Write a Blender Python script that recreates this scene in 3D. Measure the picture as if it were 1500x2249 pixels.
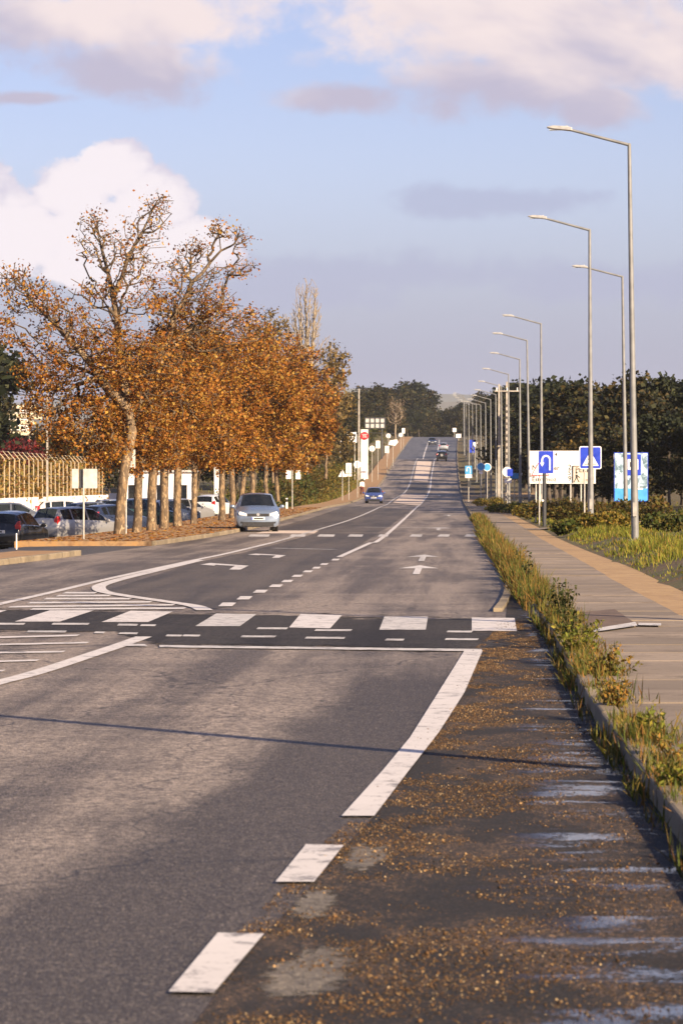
import bpy, bmesh, math, random
import numpy as np
from mathutils import Vector, Matrix
R = math.radians
for o in list(bpy.data.objects):
    bpy.data.objects.remove(o)
SC = bpy.context.scene
COL = SC.collection

# ------------------------------------------------------------------ camera
F = 7500.0                 # focal length in photo pixels (photo is 1500 wide)
HC = 1.85                  # camera height
HOR = 1055.0               # photo row of eye level
PITCH = math.atan((1124.5 - HOR) / F)
cam = bpy.data.cameras.new('camera')
cam.sensor_fit = 'HORIZONTAL'; cam.sensor_width = 24.0; cam.lens = 24.0 * F / 1500
cam.clip_start = 0.5; cam.clip_end = 40000
cam.dof.use_dof = True; cam.dof.focus_distance = 62; cam.dof.aperture_fstop = 9.0
camo = bpy.data.objects.new('camera', cam); COL.objects.link(camo)
camo.location = (0, 0, HC); camo.rotation_euler = (math.pi/2 - PITCH, 0, 0)
SC.camera = camo
SC.render.resolution_x = 682; SC.render.resolution_y = 1024
SC.view_settings.view_transform = 'Standard'; SC.view_settings.look = 'None'
SC.view_settings.exposure = 1.35; SC.view_settings.gamma = 1
SC.cycles.use_denoising = True
SC.cycles.max_bounces = 5; SC.cycles.diffuse_bounces = 2; SC.cycles.glossy_bounces = 2
SC.cycles.transmission_bounces = 2; SC.cycles.volume_bounces = 0; SC.cycles.transparent_max_bounces = 8
SC.cycles.caustics_reflective = False; SC.cycles.caustics_refractive = False
SC.cycles.sample_clamp_indirect = 4

# ------------------------------------------------------------------ light
HAZE = 0.00006
SUN_H = Vector((0.654, -0.756))       # horizontal direction towards the sun: behind the camera, to the right
SUN_EL = R(25)
sd = bpy.data.lights.new('sun', 'SUN'); sd.energy = 5.0; sd.angle = R(0.53); sd.color = (1.0, 0.80, 0.55)
so = bpy.data.objects.new('sun', sd); COL.objects.link(so)
_d = Vector((-SUN_H.x*math.cos(SUN_EL), -SUN_H.y*math.cos(SUN_EL), -math.sin(SUN_EL)))
so.rotation_euler = _d.to_track_quat('-Z', 'Y').to_euler(); so.location = (30, -30, 40)

# ------------------------------------------------------------------ sky
class NT:
    """tiny node-graph helper"""
    def __init__(s, tree): s.t = tree; s.n = tree.nodes; s.l = tree.links
    def node(s, typ, **kw):
        n = s.n.new(typ)
        for k, v in kw.items(): setattr(n, k, v)
        return n
    def put(s, sock, v):
        if hasattr(v, 'is_linked') or isinstance(v, bpy.types.NodeSocket): s.l.new(v, sock)
        elif v is not None:
            if sock.type == 'RGBA' and len(v) == 3: v = (*v, 1)
            sock.default_value = v
    def m(s, op, a, b=None, c=None, clamp=False):
        n = s.node('ShaderNodeMath', operation=op, use_clamp=clamp)
        s.put(n.inputs[0], a); s.put(n.inputs[1], b); s.put(n.inputs[2], c); return n.outputs[0]
    def noise(s, vec, scale, detail=4, rough=0.55, dist=0.0, out=0):
        n = s.node('ShaderNodeTexNoise'); s.put(n.inputs['Vector'], vec)
        n.inputs['Scale'].default_value = scale; n.inputs['Detail'].default_value = detail
        n.inputs['Roughness'].default_value = rough; n.inputs['Distortion'].default_value = dist
        return n.outputs[out]
    def vor(s, vec, scale, feature='F1', out='Distance', rnd=1.0):
        n = s.node('ShaderNodeTexVoronoi', feature=feature); s.put(n.inputs['Vector'], vec)
        n.inputs['Scale'].default_value = scale; n.inputs['Randomness'].default_value = rnd
        return n.outputs[out]
    def ss(s, x, lo, hi, a=0.0, b=1.0):
        n = s.node('ShaderNodeMapRange', interpolation_type='SMOOTHSTEP'); s.put(n.inputs[0], x)
        for i, v in enumerate((lo, hi, a, b)): n.inputs[i+1].default_value = v
        return n.outputs[0]
    def mix(s, f, a, b, blend='MIX'):
        n = s.node('ShaderNodeMix', data_type='RGBA', blend_type=blend)
        s.put(n.inputs[0], f); s.put(n.inputs[6], a); s.put(n.inputs[7], b); return n.outputs[2]
    def xyz(s, x, y, z):
        n = s.node('ShaderNodeCombineXYZ')
        for i, v in enumerate((x, y, z)): s.put(n.inputs[i], v)
        return n.outputs[0]
    def sep(s, v):
        n = s.node('ShaderNodeSeparateXYZ'); s.put(n.inputs[0], v); return n.outputs
    def mapping(s, v, scale=(1, 1, 1), rot=(0, 0, 0), loc=(0, 0, 0)):
        n = s.node('ShaderNodeMapping'); s.put(n.inputs[0], v)
        n.inputs['Scale'].default_value = scale; n.inputs['Rotation'].default_value = rot; n.inputs['Location'].default_value = loc
        return n.outputs[0]
    def bump(s, h, strength=0.3, dist=0.02):
        n = s.node('ShaderNodeBump'); n.inputs['Strength'].default_value = strength; n.inputs['Distance'].default_value = dist
        s.put(n.inputs['Height'], h); return n.outputs[0]

world = bpy.data.worlds.new('World'); SC.world = world; world.use_nodes = True
W = NT(world.node_tree); W.n.clear()
sky = W.node('ShaderNodeTexSky', sky_type='NISHITA', sun_disc=False)
sky.sun_elevation = SUN_EL; sky.sun_rotation = math.atan2(SUN_H.x, SUN_H.y)
sky.air_density = 1.0; sky.dust_density = 1.2; sky.ozone_density = 2.2; sky.altitude = 100
gen = W.node('ShaderNodeTexCoord').outputs['Generated']
X_, Y_, Z_ = W.sep(gen)
ya = W.m('MAXIMUM', W.m('ABSOLUTE', Y_), 0.12)
U = W.m('DIVIDE', X_, ya); V = W.m('DIVIDE', Z_, ya)
uv = W.xyz(U, V, W.m('MULTIPLY', Y_, 0.7))
wn = W.noise(uv, 30, 5, 0.55, 0.2)              # large puffs
wn2 = W.noise(W.mapping(uv, (1, 1.3, 1), loc=(3, 1, 0)), 85, 5, 0.6, 0.1)
nz = W.m('ADD', W.m('MULTIPLY', W.m('SUBTRACT', wn, 0.5), 2.0), W.m('MULTIPLY', W.m('SUBTRACT', wn2, 0.5), 1.5))
def blob(px, py, rx, ry):
    a = W.m('DIVIDE', W.m('SUBTRACT', U, (px-750)/F), rx/F)
    b = W.m('DIVIDE', W.m('SUBTRACT', V, (HOR-py)/F), ry/F)
    return W.m('SUBTRACT', 1.0, W.m('SQRT', W.m('ADD', W.m('MULTIPLY', a, a), W.m('MULTIPLY', b, b))))
def field(bl):
    f = blob(*bl[0])
    for b in bl[1:]: f = W.m('MAXIMUM', f, blob(*b))
    return f
# heaped white cloud standing low on the left, pink-grey cloud deck overhead, thin grey bars
heap = field([(245, 372, 95, 80), (160, 420, 110, 85), (330, 455, 110, 95), (30, 520, 150, 120), (230, 540, 230, 130), (-120, 500, 220, 150), (420, 540, 120, 75), (-400, 560, 300, 160)])
deck = field([(180, 40, 520, 95), (300, 150, 230, 85), (1180, 60, 560, 160), (1080, 180, 330, 100), (760, 215, 180, 45), (1320, 235, 130, 55), (1500, 120, 320, 110), (-300, 60, 420, 160), (700, -160, 900, 190), (60, 215, 150, 20)])
bars = field([(1090, 440, 300, 42), (1000, 445, 190, 40), (850, 600, 520, 60), (1350, 620, 420, 60), (620, 640, 330, 70)])
free = W.m('SUBTRACT', W.noise(W.mapping(gen, (1, 1, 2.2)), 2.6, 6, 0.6, 0.4), 0.52)   # the same broken cloud over the rest of the sky
out = W.ss(W.m('MAXIMUM', W.m('DIVIDE', W.m('ABSOLUTE', U), 0.22), W.m('DIVIDE', V, 0.25)), 0.75, 1.1)
free_m = W.m('MULTIPLY', W.ss(free, 0.05, 0.2), out)
h_m = W.ss(W.m('ADD', heap, W.m('MULTIPLY', nz, 0.6)), 0.0, 0.20)
d_m = W.ss(W.m('ADD', deck, W.m('MULTIPLY', nz, 0.7)), -0.12, 0.55)
b_m = W.m('MULTIPLY', W.ss(W.m('ADD', bars, W.m('MULTIPLY', nz, 0.8)), 0.0, 0.7), 0.55)
base = W.node('ShaderNodeMix', data_type='RGBA', blend_type='MULTIPLY'); base.inputs[0].default_value = 1
W.l.new(sky.outputs[0], base.inputs[6]); SKYK = 0.057
base.inputs[7].default_value = (SKYK*0.98, SKYK*0.86, SKYK*1.06, 1)
veil = W.mix(W.ss(V, 0.0, 0.10, 0.9, 0.08), base.outputs[2], (0.068, 0.090, 0.178))     # thin high haze towards the horizon
c1 = W.mix(b_m, veil, (0.148, 0.160, 0.240))
lit = W.ss(W.m('ADD', heap, W.m('MULTIPLY', W.m('SUBTRACT', wn2, W.m('MULTIPLY', wn, 0.5)), 1.3)), 0.2, 0.8)
c2 = W.mix(W.m('MULTIPLY', h_m, W.ss(V, 0.02, 0.06, 0.35, 1.0)), c1, W.mix(lit, (0.265, 0.25, 0.305), (0.375, 0.345, 0.365)))
glow = W.ss(W.m('ADD', W.noise(W.mapping(uv, (1, 1.7, 1), loc=(7, 2, 0)), 17, 4, 0.55, 0.3), W.m('MULTIPLY', W.m('SUBTRACT', V, 0.118), 9)), 0.42, 0.74)
c3 = W.mix(W.m('MULTIPLY', d_m, 0.93), c2, W.mix(glow, (0.205, 0.19, 0.245), (0.375, 0.315, 0.305)))
c4 = W.mix(free_m, c3, (0.25, 0.23, 0.26))
bg = W.node('ShaderNodeBackground'); bg.inputs[1].default_value = 1.0
W.l.new(c4, bg.inputs[0])
W.l.new(bg.outputs[0], W.node('ShaderNodeOutputWorld').inputs[0])

world.cycles.sampling_method = 'NONE'
# ------------------------------------------------------------------ helpers: geometry
def smooth(t): t = min(1, max(0, t)); return t*t*(3-2*t)
def hermite(pts):
    xs = np.array([p[0] for p in pts], float); ys = np.array([p[1] for p in pts], float)
    sl = np.diff(ys)/np.diff(xs); m = np.zeros(len(xs)); m[0], m[-1] = sl[0], sl[-1]
    for i in range(1, len(xs)-1):
        m[i] = 0 if sl[i-1]*sl[i] < 0 else (sl[i-1]+sl[i])/2
        if sl[i-1]*sl[i] > 0: m[i] = math.copysign(min(abs(m[i]), 3*abs(sl[i-1]), 3*abs(sl[i])), m[i])
    def f(x):
        x = min(max(x, xs[0]), xs[-1]); i = min(int(np.searchsorted(xs, x, 'right'))-1, len(xs)-2)
        h = xs[i+1]-xs[i]; t = (x-xs[i])/h
        return ((2*t**3-3*t*t+1)*ys[i] + (t**3-2*t*t+t)*h*m[i] + (-2*t**3+3*t*t)*ys[i+1] + (t**3-t*t)*h*m[i+1])
    return f
_zp = hermite([(-80, 0), (60, 0), (125, -.12), (190, -.2), (260, -.25), (326, -.25), (419, 1.0), (547, 4.9), (680, 8.8), (800, 12.0), (860, 12.5), (950, 11), (1300, 2), (2000, 0)])
_zt = np.array([_zp(y) for y in range(-80, 2002, 2)])
def zr(Y):                                   # height of the road surface
    t = (min(max(Y, -80), 1999)+80)/2; i = int(t); return float(_zt[i]+(_zt[i+1]-_zt[i])*(t-i))
_tab = [(-30, .8), (0, 1.2), (17, 1.70), (20.9, 1.80), (27.4, 1.97), (40.2, 2.46), (59, 2.95), (64.5, 3.14), (111, 4.6), (135, 5.45), (224, 8.3), (326, 11.6), (419, 14.5), (547, 18.5), (800, 27.2), (2000, 68)]
RE = hermite(_tab)                           # right kerb line
LE = hermite([(-30, -15.5), (0, -14), (40, -10.8), (75, -7.5), (86, -6.55), (103, -5.35), (126, -4.1), (185, -2.7), (290, -.2), (369, 2.8), (450, 5.5), (547, 8.5), (800, 16.7), (2000, 56)])   # left kerb line
def ray(px, py):
    a = (px-750)/F; b = (1124.5-py)/F; c, s = math.cos(PITCH), math.sin(PITCH)
    y = c + b*s; return a/y, (b*c - s)/y
def at(px, py, Y):                           # point at distance Y seen at photo pixel
    a, b = ray(px, py); return Vector((a*Y, Y, HC+b*Y))
def G(px, py, off=0.0):                      # point of the road surface seen at photo pixel
    a, b = ray(px, py); y0 = 6.0
    while y0 < 880:
        y1 = y0 + max(.5, y0*.01)
        if HC+b*y1 <= zr(y1)+off: break
        y0 = y1
    for _ in range(30):
        ym = (y0+y1)/2
        if HC+b*ym <= zr(ym)+off: y1 = ym
        else: y0 = ym
    return Vector((a*y0, y0, zr(y0)+off))

class MB:
    def __init__(s): s.v = []; s.f = []
    def add(s, v, f):
        k = len(s.v); s.v += [tuple(p) for p in v]; s.f += [tuple(i+k for i in q) for q in f]; return s
    def box(s, c, d, rz=0, taper=1.0):
        x, y, z = d[0]/2, d[1]/2, d[2]/2; cs, sn = math.cos(rz), math.sin(rz); V_ = []
        for zz, t in ((-z, 1), (z, taper)):
            for xx, yy in ((-x, -y), (x, -y), (x, y), (-x, y)):
                xx *= t; yy *= t
                V_.append((c[0]+xx*cs-yy*sn, c[1]+xx*sn+yy*cs, c[2]+zz))
        return s.add(V_, [(3, 2, 1, 0), (4, 5, 6, 7), (0, 1, 5, 4), (1, 2, 6, 5), (2, 3, 7, 6), (3, 0, 4, 7)])
    def cyl(s, a, b, r0, r1=None, n=10, cap=True):
        r1 = r0 if r1 is None else r1; a = Vector(a); b = Vector(b); d = (b-a).normalized()
        u = d.orthogonal().normalized(); w = d.cross(u); V_ = []
        for p, r in ((a, r0), (b, r1)):
            for i in range(n):
                t = 2*math.pi*i/n; V_.append(p+(u*math.cos(t)+w*math.sin(t))*r)
        f = [(i, (i+1) % n, n+(i+1) % n, n+i) for i in range(n)]
        if cap: f += [tuple(range(n-1, -1, -1)), tuple(range(n, 2*n))]
        return s.add(V_, f)
    def prism(s, poly, axis, t0, t1):        # poly in the plane normal to axis; for 'y' poly=(x,z)
        n = len(poly); V_ = []
        for t in (t0, t1):
            for a, b in poly: V_.append({'x': (t, a, b), 'y': (a, t, b), 'z': (a, b, t)}[axis])
        f = [(i, (i+1) % n, n+(i+1) % n, n+i) for i in range(n)] + [tuple(range(n-1, -1, -1)), tuple(range(n, 2*n))]
        return s.add(V_, f)
    def tube(s, pts, r, n=8):
        for a, b in zip(pts[:-1], pts[1:]): s.cyl(a, b, r, n=n)
        return s
    def ball(s, c, r, n=10, m=6, sz=(1, 1, 1)):
        V_ = [(c[0], c[1], c[2]+r*sz[2])]
        for j in range(1, m):
            p = math.pi*j/m
            for i in range(n):
                t = 2*math.pi*i/n
                V_.append((c[0]+r*sz[0]*math.sin(p)*math.cos(t), c[1]+r*sz[1]*math.sin(p)*math.sin(t), c[2]+r*sz[2]*math.cos(p)))
        V_.append((c[0], c[1], c[2]-r*sz[2])); f = []
        for i in range(n):
            f.append((0, 1+i, 1+(i+1) % n)); f.append((len(V_)-1, 1+(m-2)*n+(i+1) % n, 1+(m-2)*n+i))
            for j in range(m-2):
                a = 1+j*n; f.append((a+i, a+n+i, a+n+(i+1) % n, a+(i+1) % n))
        return s.add(V_, f)
    def build(s, name, mat, parent=None, sm=False, bevel=0):
        return mobj(name, s.v, s.f, mat, parent, sm, bevel)

def mobj(name, v, f, mat, parent=None, sm=False, bevel=0):
    me = bpy.data.meshes.new(name); me.from_pydata([tuple(p) for p in v], [], [tuple(q) for q in f])
    bm = bmesh.new(); bm.from_mesh(me); bmesh.ops.recalc_face_normals(bm, faces=bm.faces); bm.to_mesh(me); bm.free()
    return finish(name, me, mat, parent, sm, bevel)
def finish(name, me, mat, parent=None, sm=False, bevel=0):
    me.materials.append(mat); me.update()
    if sm:
        me.shade_smooth(); me.set_sharp_from_angle(angle=R(40))
    o = bpy.data.objects.new(name, me); COL.objects.link(o); o.parent = parent
    if bevel:
        b = o.modifiers.new('bevel', 'BEVEL'); b.width = bevel; b.segments = 2; b.limit_method = 'ANGLE'; b.angle_limit = R(40)
    return o
def npmesh(name, verts, tri, mat, parent=None, tint=None, k=3):
    """fast mesh from numpy; k verts a face"""
    me = bpy.data.meshes.new(name); nv, nf = len(verts), len(tri)
    me.vertices.add(nv); me.vertices.foreach_set('co', np.asarray(verts, np.float32).ravel())
    me.loops.add(nf*k); me.loops.foreach_set('vertex_index', np.asarray(tri, np.int32).ravel())
    me.polygons.add(nf); me.polygons.foreach_set('loop_start', np.arange(0, nf*k, k, dtype=np.int32))
    me.update(calc_edges=True); me.validate()
    if tint is not None:
        a = me.attributes.new('tint', 'FLOAT_COLOR', 'POINT')
        a.data.foreach_set('color', np.concatenate([tint, np.ones((nv, 1))], 1).astype(np.float32).ravel())
    return finish(name, me, mat, parent)
def sheet(name, rows, mat, parent=None, k=None, sm=True):   # rows of points, all the same length
    n = len(rows[0]); v = [p for r in rows for p in r]
    f = [(j*n+i, j*n+i+1, (j+1)*n+i+1, (j+1)*n+i) for j in range(len(rows)-1) for i in range(n-1)]
    o = mobj(name, v, f, mat, parent, sm)
    if k: o['kind'] = k
    return o
def tag(o, label=None, cat=None, group=None, kind=None):
    if label: o['label'] = label
    if cat: o['category'] = cat
    if group: o['group'] = group
    if kind: o['kind'] = kind
    return o
def thing(name, label, cat, loc=(0, 0, 0), rz=0, group=None, sc=1.0):
    o = bpy.data.objects.new(name, None); COL.objects.link(o); o.empty_display_size = .2
    o.location = loc; o.rotation_euler = (0, 0, rz); o.scale = (sc, sc, sc) if not isinstance(sc, tuple) else sc
    return tag(o, label, cat, group)
def copy_tree(o, parent=None):
    c = o.copy(); COL.objects.link(c); c.parent = parent
    for ch in list(o.children): copy_tree(ch, c)
    return c
def text(s, size, mat, parent, loc, rz=0, name='lettering', flip=False):
    cu = bpy.data.curves.new('lettering', 'FONT'); cu.body = s; cu.size = size*1.22; cu.offset = size*.012; cu.extrude = 0.002; cu.resolution_u = 2
    t = bpy.data.objects.new('t', cu); COL.objects.link(t)
    bpy.context.view_layer.update(); me = bpy.data.meshes.new_from_object(t.evaluated_get(bpy.context.evaluated_depsgraph_get()))
    bpy.data.objects.remove(t); me.materials.clear()
    o = finish(name, me, mat, parent); o.location = loc; o.rotation_euler = (R(90), 0, rz); return o

# ------------------------------------------------------------------ materials
def mat(name):
    m = bpy.data.materials.new(name); m.use_nodes = True; t = NT(m.node_tree)
    b = m.node_tree.nodes['Principled BSDF']; return m, t, b
def objco(t): return t.node('ShaderNodeTexCoord').outputs['Object']
def geoco(t): return t.node('ShaderNodeNewGeometry').outputs['Position']
def plain(name, col, rough=.5, metal=0.0, var=.12, scale=6.0, spec=.5, coat=0.0, grime=None, bump=0):
    m, t, b = mat(name); co = objco(t); n = t.noise(co, scale, 5, .6)
    dark = tuple(c*(1-var*1.6) for c in col); lite = tuple(min(1, c*(1+var)) for c in col)
    c = t.mix(t.ss(n, .3, .7), dark, lite)
    if grime: c = t.mix(t.ss(t.noise(co, scale*.35, 6, .7), .52, .72, 0, .6), c, grime)
    t.put(b.inputs['Base Color'], c)
    t.put(b.inputs['Roughness'], t.ss(t.noise(co, scale*2, 4), .3, .7, max(.02, rough-.08), min(1, rough+.08)))
    b.inputs['Metallic'].default_value = metal; b.inputs['Specular IOR Level'].default_value = spec
    if coat: b.inputs['Coat Weight'].default_value = coat; b.inputs['Coat Roughness'].default_value = .05
    if bump: t.put(b.inputs['Normal'], t.bump(t.noise(co, scale*4, 5), bump, .01))
    return m
def tinted(name, rough=.6, trans=.3, var=.25):
    m, t, b = mat(name); a = t.node('ShaderNodeAttribute', attribute_name='tint').outputs['Color']
    c = t.mix(t.ss(t.noise(geoco(t), .7, 3), .3, .7), a, t.mix(1.0, a, (1-var, 1-var, 1-var), 'MULTIPLY'))
    t.put(b.inputs['Base Color'], c); b.inputs['Roughness'].default_value = rough; b.inputs['Specular IOR Level'].default_value = .2
    if trans:
        tr = t.node('ShaderNodeBsdfTranslucent'); t.put(tr.inputs[0], c)
        mx = t.node('ShaderNodeMixShader'); mx.inputs[0].default_value = trans
        t.l.new(b.outputs[0], mx.inputs[1]); t.l.new(tr.outputs[0], mx.inputs[2])
        t.l.new(mx.outputs[0], m.node_tree.nodes['Material Output'].inputs[0])
    return m
ROADROT = (0, 0, R(2.0))
def asphalt(name, c0, c1, c2, rough=.62, wet=0.0, speck=.5, patch=0.5, wear=False, spec=.3, sk0=.68, blot=.0):
    m, t, b = mat(name); co = objco(t); rc = t.mapping(co, rot=ROADROT)
    st = t.noise(t.mapping(rc, (1.1, .035, 1)), 1.0, 5, .6, .3)              # wheel tracks along the lane
    bl = t.noise(t.mapping(rc, (.35, .08, 1), loc=(4, 9, 0)), 1.0, 6, .62)     # repairs and worn areas
    cr = t.noise(t.mapping(rc, (.06, .9, 1)), 1.0, 4, .6)                     # transverse banding
    k = t.m('ADD', t.m('MULTIPLY', st, .5), t.m('ADD', t.m('MULTIPLY', bl, .35*patch*2), t.m('MULTIPLY', cr, .15)))
    c = t.mix(t.ss(k, .41, .57), c0, c1)
    if wear:                                    # tyre-polished dark track, stored on the mesh
        wa = t.node('ShaderNodeAttribute', attribute_name='wear').outputs['Fac']
        wn_ = t.m('ADD', wa, t.m('MULTIPLY', t.m('SUBTRACT', t.noise(t.mapping(rc, (1.5, .28, 1)), 1.6, 7, .74), .5), 1.9))
        c = t.mix(t.ss(wn_, .1, 1.05, 0, .85), c, tuple(x*.5 for x in c0))
    grit = t.noise(co, 20, 7, .85); c = t.mix(t.ss(grit, .42, .57, .85, 0), c, tuple(x*.42 for x in c0))
    fine = t.vor(co, 95, out='Color'); g = t.noise(co, 60, 4, .7)
    c = t.mix(t.ss(t.sep(fine)[0], sk0, 1.0, 0, speck), c, c2)
    c = t.mix(t.ss(g, .48, .66, 0, .8), c, tuple(x*.3 for x in c0))
    mott = t.noise(co, 9, 5, .7); c = t.mix(t.ss(mott, .46, .68, 0, .5), c, tuple(x*.5 for x in c0))
    if wear: c = t.mix(t.ss(wn_, .25, 1.1, 0, .38), c, tuple(x*.3 for x in c0))
    ck = t.vor(t.mapping(t.xyz(*[t.m('ADD', a, t.m('MULTIPLY', t.noise(co, .9, 4), 1.6)) for a in t.sep(co)[:2]], 0), (.33, .10, 1)), 1.0, 'DISTANCE_TO_EDGE')
    c = t.mix(t.ss(ck, .0, .006, .75, 0), c, (.018, .017, .018))
    ro = t.ss(g, .3, .7, rough-.1, rough+.12)
    if blot: c = t.mix(t.ss(t.noise(t.mapping(rc, (1.0, .55, 1), loc=(8, 3, 0)), 1.1, 6, .72, .4), .44, .60, blot, 0), c, tuple(x*.4 for x in c0))
    if wet:
        w = t.noise(t.mapping(rc, (.9, 1.9, 1), loc=(2, 5, 0)), 1.0, 6, .64, .5)
        wm = t.m('MULTIPLY', t.ss(t.m('ADD', w, t.m('MULTIPLY', t.m('SUBTRACT', t.noise(co, 34, 4, .8), .5), .5)), .54, .585), t.ss(t.m('ADD', t.node('ShaderNodeAttribute', attribute_name='lat').outputs['Fac'], t.m('MULTIPLY', t.m('SUBTRACT', t.noise(rc, .8, 4), .5), .9)), .40, .8)); ro = t.m('SUBTRACT', ro, t.m('MULTIPLY', wm, wet))
        c = t.mix(t.m('MULTIPLY', wm, .55), c, tuple(x*.35 for x in c0))
    t.put(b.inputs['Base Color'], c); t.put(b.inputs['Roughness'], ro)
    b.inputs['Specular IOR Level'].default_value = spec
    h = t.m('ADD', t.vor(co, 95), t.m('MULTIPLY', g, .6))
    bn = t.bump(h, .55, .008)
    if wet: t.put(bn.node.inputs['Strength'], t.m('SUBTRACT', .6, t.m('MULTIPLY', wm, .56)))
    t.put(b.inputs['Normal'], bn)
    return m
def road_paint(name, col, wear=.5, under=(.11, .1, .1)):
    m, t, b = mat(name); co = geoco(t); n = t.noise(co, 4.5, 8, .78, .5); n2 = t.noise(co, 38, 5, .8)
    w = t.ss(t.m('ADD', n, t.m('MULTIPLY', n2, .35)), .66+.10*(1-wear), .80, 0, .9)
    c = t.mix(w, t.mix(t.noise(co, 1.3, 4), col, tuple(x*.82 for x in col)), under)
    t.put(b.inputs['Base Color'], c); b.inputs['Roughness'].default_value = .6
    t.put(b.inputs['Normal'], t.bump(n2, .3, .004)); return m
def ground_mat():
    m, t, b = mat('verge_soil'); co = geoco(t)
    a = t.noise(co, .35, 6, .65); d = t.noise(co, 2.5, 6, .7); e = t.noise(co, 24, 4, .7)
    c = t.mix(t.ss(a, .38, .6), (.10, .062, .028), (.062, .068, .018))
    c = t.mix(t.ss(d, .45, .7, 0, .8), c, (.17, .10, .042)); c = t.mix(t.ss(e, .45, .7, 0, .6), c, (.045, .03, .014))
    t.put(b.inputs['Base Color'], c); b.inputs['Roughness'].default_value = .95
    t.put(b.inputs['Normal'], t.bump(t.m('ADD', d, e), .7, .05)); return m
def slab_mat(name, c0, c1, stain, rnd=.25, scale=1.0):
    m, t, b = mat(name); co = geoco(t); rn = t.node('ShaderNodeObjectInfo').outputs['Random']
    n = t.noise(co, 1.1*scale, 6, .65); f = t.noise(co, 40, 5, .7)
    c = t.mix(t.ss(n, .35, .65), c0, c1); c = t.mix(t.ss(t.noise(co, 2.2*scale, 7, .75), .46, .66, 0, .85), c, stain)
    c = t.mix(t.m('MULTIPLY', rn, rnd*1.6), c, tuple(x*.62 for x in c0)); c = t.mix(t.ss(f, .5, .75, 0, .5), c, tuple(x*.4 for x in c0))
    t.put(b.inputs['Base Color'], c); b.inputs['Roughness'].default_value = .85
    t.put(b.inputs['Normal'], t.bump(f, .5, .006)); return m
def bark(name, c0, c1, c2, sc=1.0):
    m, t, b = mat(name); co = geoco(t); mp = t.mapping(co, (1, 1, .45))
    v = t.noise(mp, 5*sc, 3, .5, .6); c = t.mix(t.ss(v, .42, .5), c0, c1); c = t.mix(t.ss(t.noise(mp, 9*sc, 4, .6, .4), .55, .62), c, c2)
    t.put(b.inputs['Base Color'], c); b.inputs['Roughness'].default_value = .85
    t.put(b.inputs['Normal'], t.bump(t.noise(mp, 18*sc, 5), .5, .03)); return m
def carpaint(name, col, metal=.5, rough=.28):
    m, t, b = mat(name); co = objco(t); n = t.noise(co, 3, 5, .7)
    t.put(b.inputs['Base Color'], t.mix(t.ss(n, .45, .75, 0, .35), col, tuple(c*.6+.03 for c in col)))
    b.inputs['Metallic'].default_value = metal; t.put(b.inputs['Roughness'], t.ss(n, .3, .7, rough, rough+.14))
    b.inputs['Coat Weight'].default_value = .6; b.inputs['Coat Roughness'].default_value = .08; return m
M = {}
M['road'] = asphalt('worn_asphalt', (.085, .070, .062), (.40, .325, .265), (.52, .43, .35), wear=True)
M['lane'] = asphalt('dark_asphalt', (.06, .05, .043), (.155, .125, .098), (.24, .20, .16))
M['newroad'] = asphalt('smooth_asphalt', (.10, .10, .115), (.16, .16, .18), (.22, .22, .24), speck=.2)
M['lane2'] = asphalt('pale_patch_asphalt', (.10, .085, .065), (.24, .20, .15), (.36, .30, .22))
def softened(m, sc=9, amp=1.5):                                # a patch whose feathered rim lets the surface below show
    t = NT(m.node_tree); out = m.node_tree.nodes['Material Output']; b = m.node_tree.nodes['Principled BSDF']
    a = t.node('ShaderNodeAttribute', attribute_name='soft').outputs['Fac']; co = geoco(t)
    k = t.ss(t.m('ADD', a, t.m('MULTIPLY', t.m('SUBTRACT', t.noise(co, sc, 8, .74), .5), amp)), .22, .5)
    tr = t.node('ShaderNodeBsdfTransparent'); mx = t.node('ShaderNodeMixShader'); t.put(mx.inputs[0], k)
    t.l.new(tr.outputs[0], mx.inputs[1]); t.l.new(b.outputs[0], mx.inputs[2]); t.l.new(mx.outputs[0], out.inputs[0]); return m
softened(M['lane2'])
M['patch'] = asphalt('repair_asphalt', (.024, .021, .022), (.075, .066, .062), (.13, .12, .11), rough=.75, spec=.15)
softened(M['patch'], 1.6, 2.0)
M['bay'] = asphalt('wet_coarse_asphalt', (.014, .010, .008), (.066, .042, .026), (.40, .23, .11), rough=.85, wet=.80, speck=.9, spec=.4, sk0=.82, blot=.85)
M['park'] = asphalt('car_park_asphalt', (.06, .056, .055), (.11, .1, .095), (.2, .18, .16))
M['paint'] = road_paint('white_road_paint', (.58, .54, .52), .6)
M['worn'] = road_paint('worn_road_paint', (.52, .49, .47), 1.1)
M['ground'] = ground_mat()
M['slab'] = slab_mat('concrete_slab', (.20, .155, .115), (.30, .235, .18), (.095, .068, .045), .55)
M['joint'] = plain('joint_dirt', (.06, .045, .03), .95)
M['ochre'] = slab_mat('ochre_dirt', (.30, .19, .09), (.36, .24, .115), (.16, .085, .04), 0, 1.4)
M['leafwalk'] = slab_mat('leaf_littered_walk', (.30, .165, .06), (.26, .17, .09), (.16, .075, .028), 0, 2)
M['median'] = slab_mat('median_paving', (.50, .40, .33), (.58, .47, .40), (.34, .27, .22), .1)
M['kerb'] = slab_mat('kerb_concrete', (.20, .155, .10), (.33, .26, .17), (.09, .07, .045), .45)
M['steel'] = plain('galvanised_steel', (.40, .375, .34), .5, .35, .18, 3)
M['lampsteel'] = plain('lamp_column_steel', (.19, .19, .19), .55, .2, .15, 2)
M['lamphead'] = plain('lamp_head_aluminium', (.40, .39, .37), .4, .3)
M['lens'] = plain('lamp_lens', (.55, .55, .5), .15)
M['dpost'] = plain('dark_post_paint', (.035, .036, .04), .5)
M['white'] = plain('white_sign_face', (.80, .76, .74), .45, 0, .06, 2, grime=(.5, .45, .4))
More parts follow.
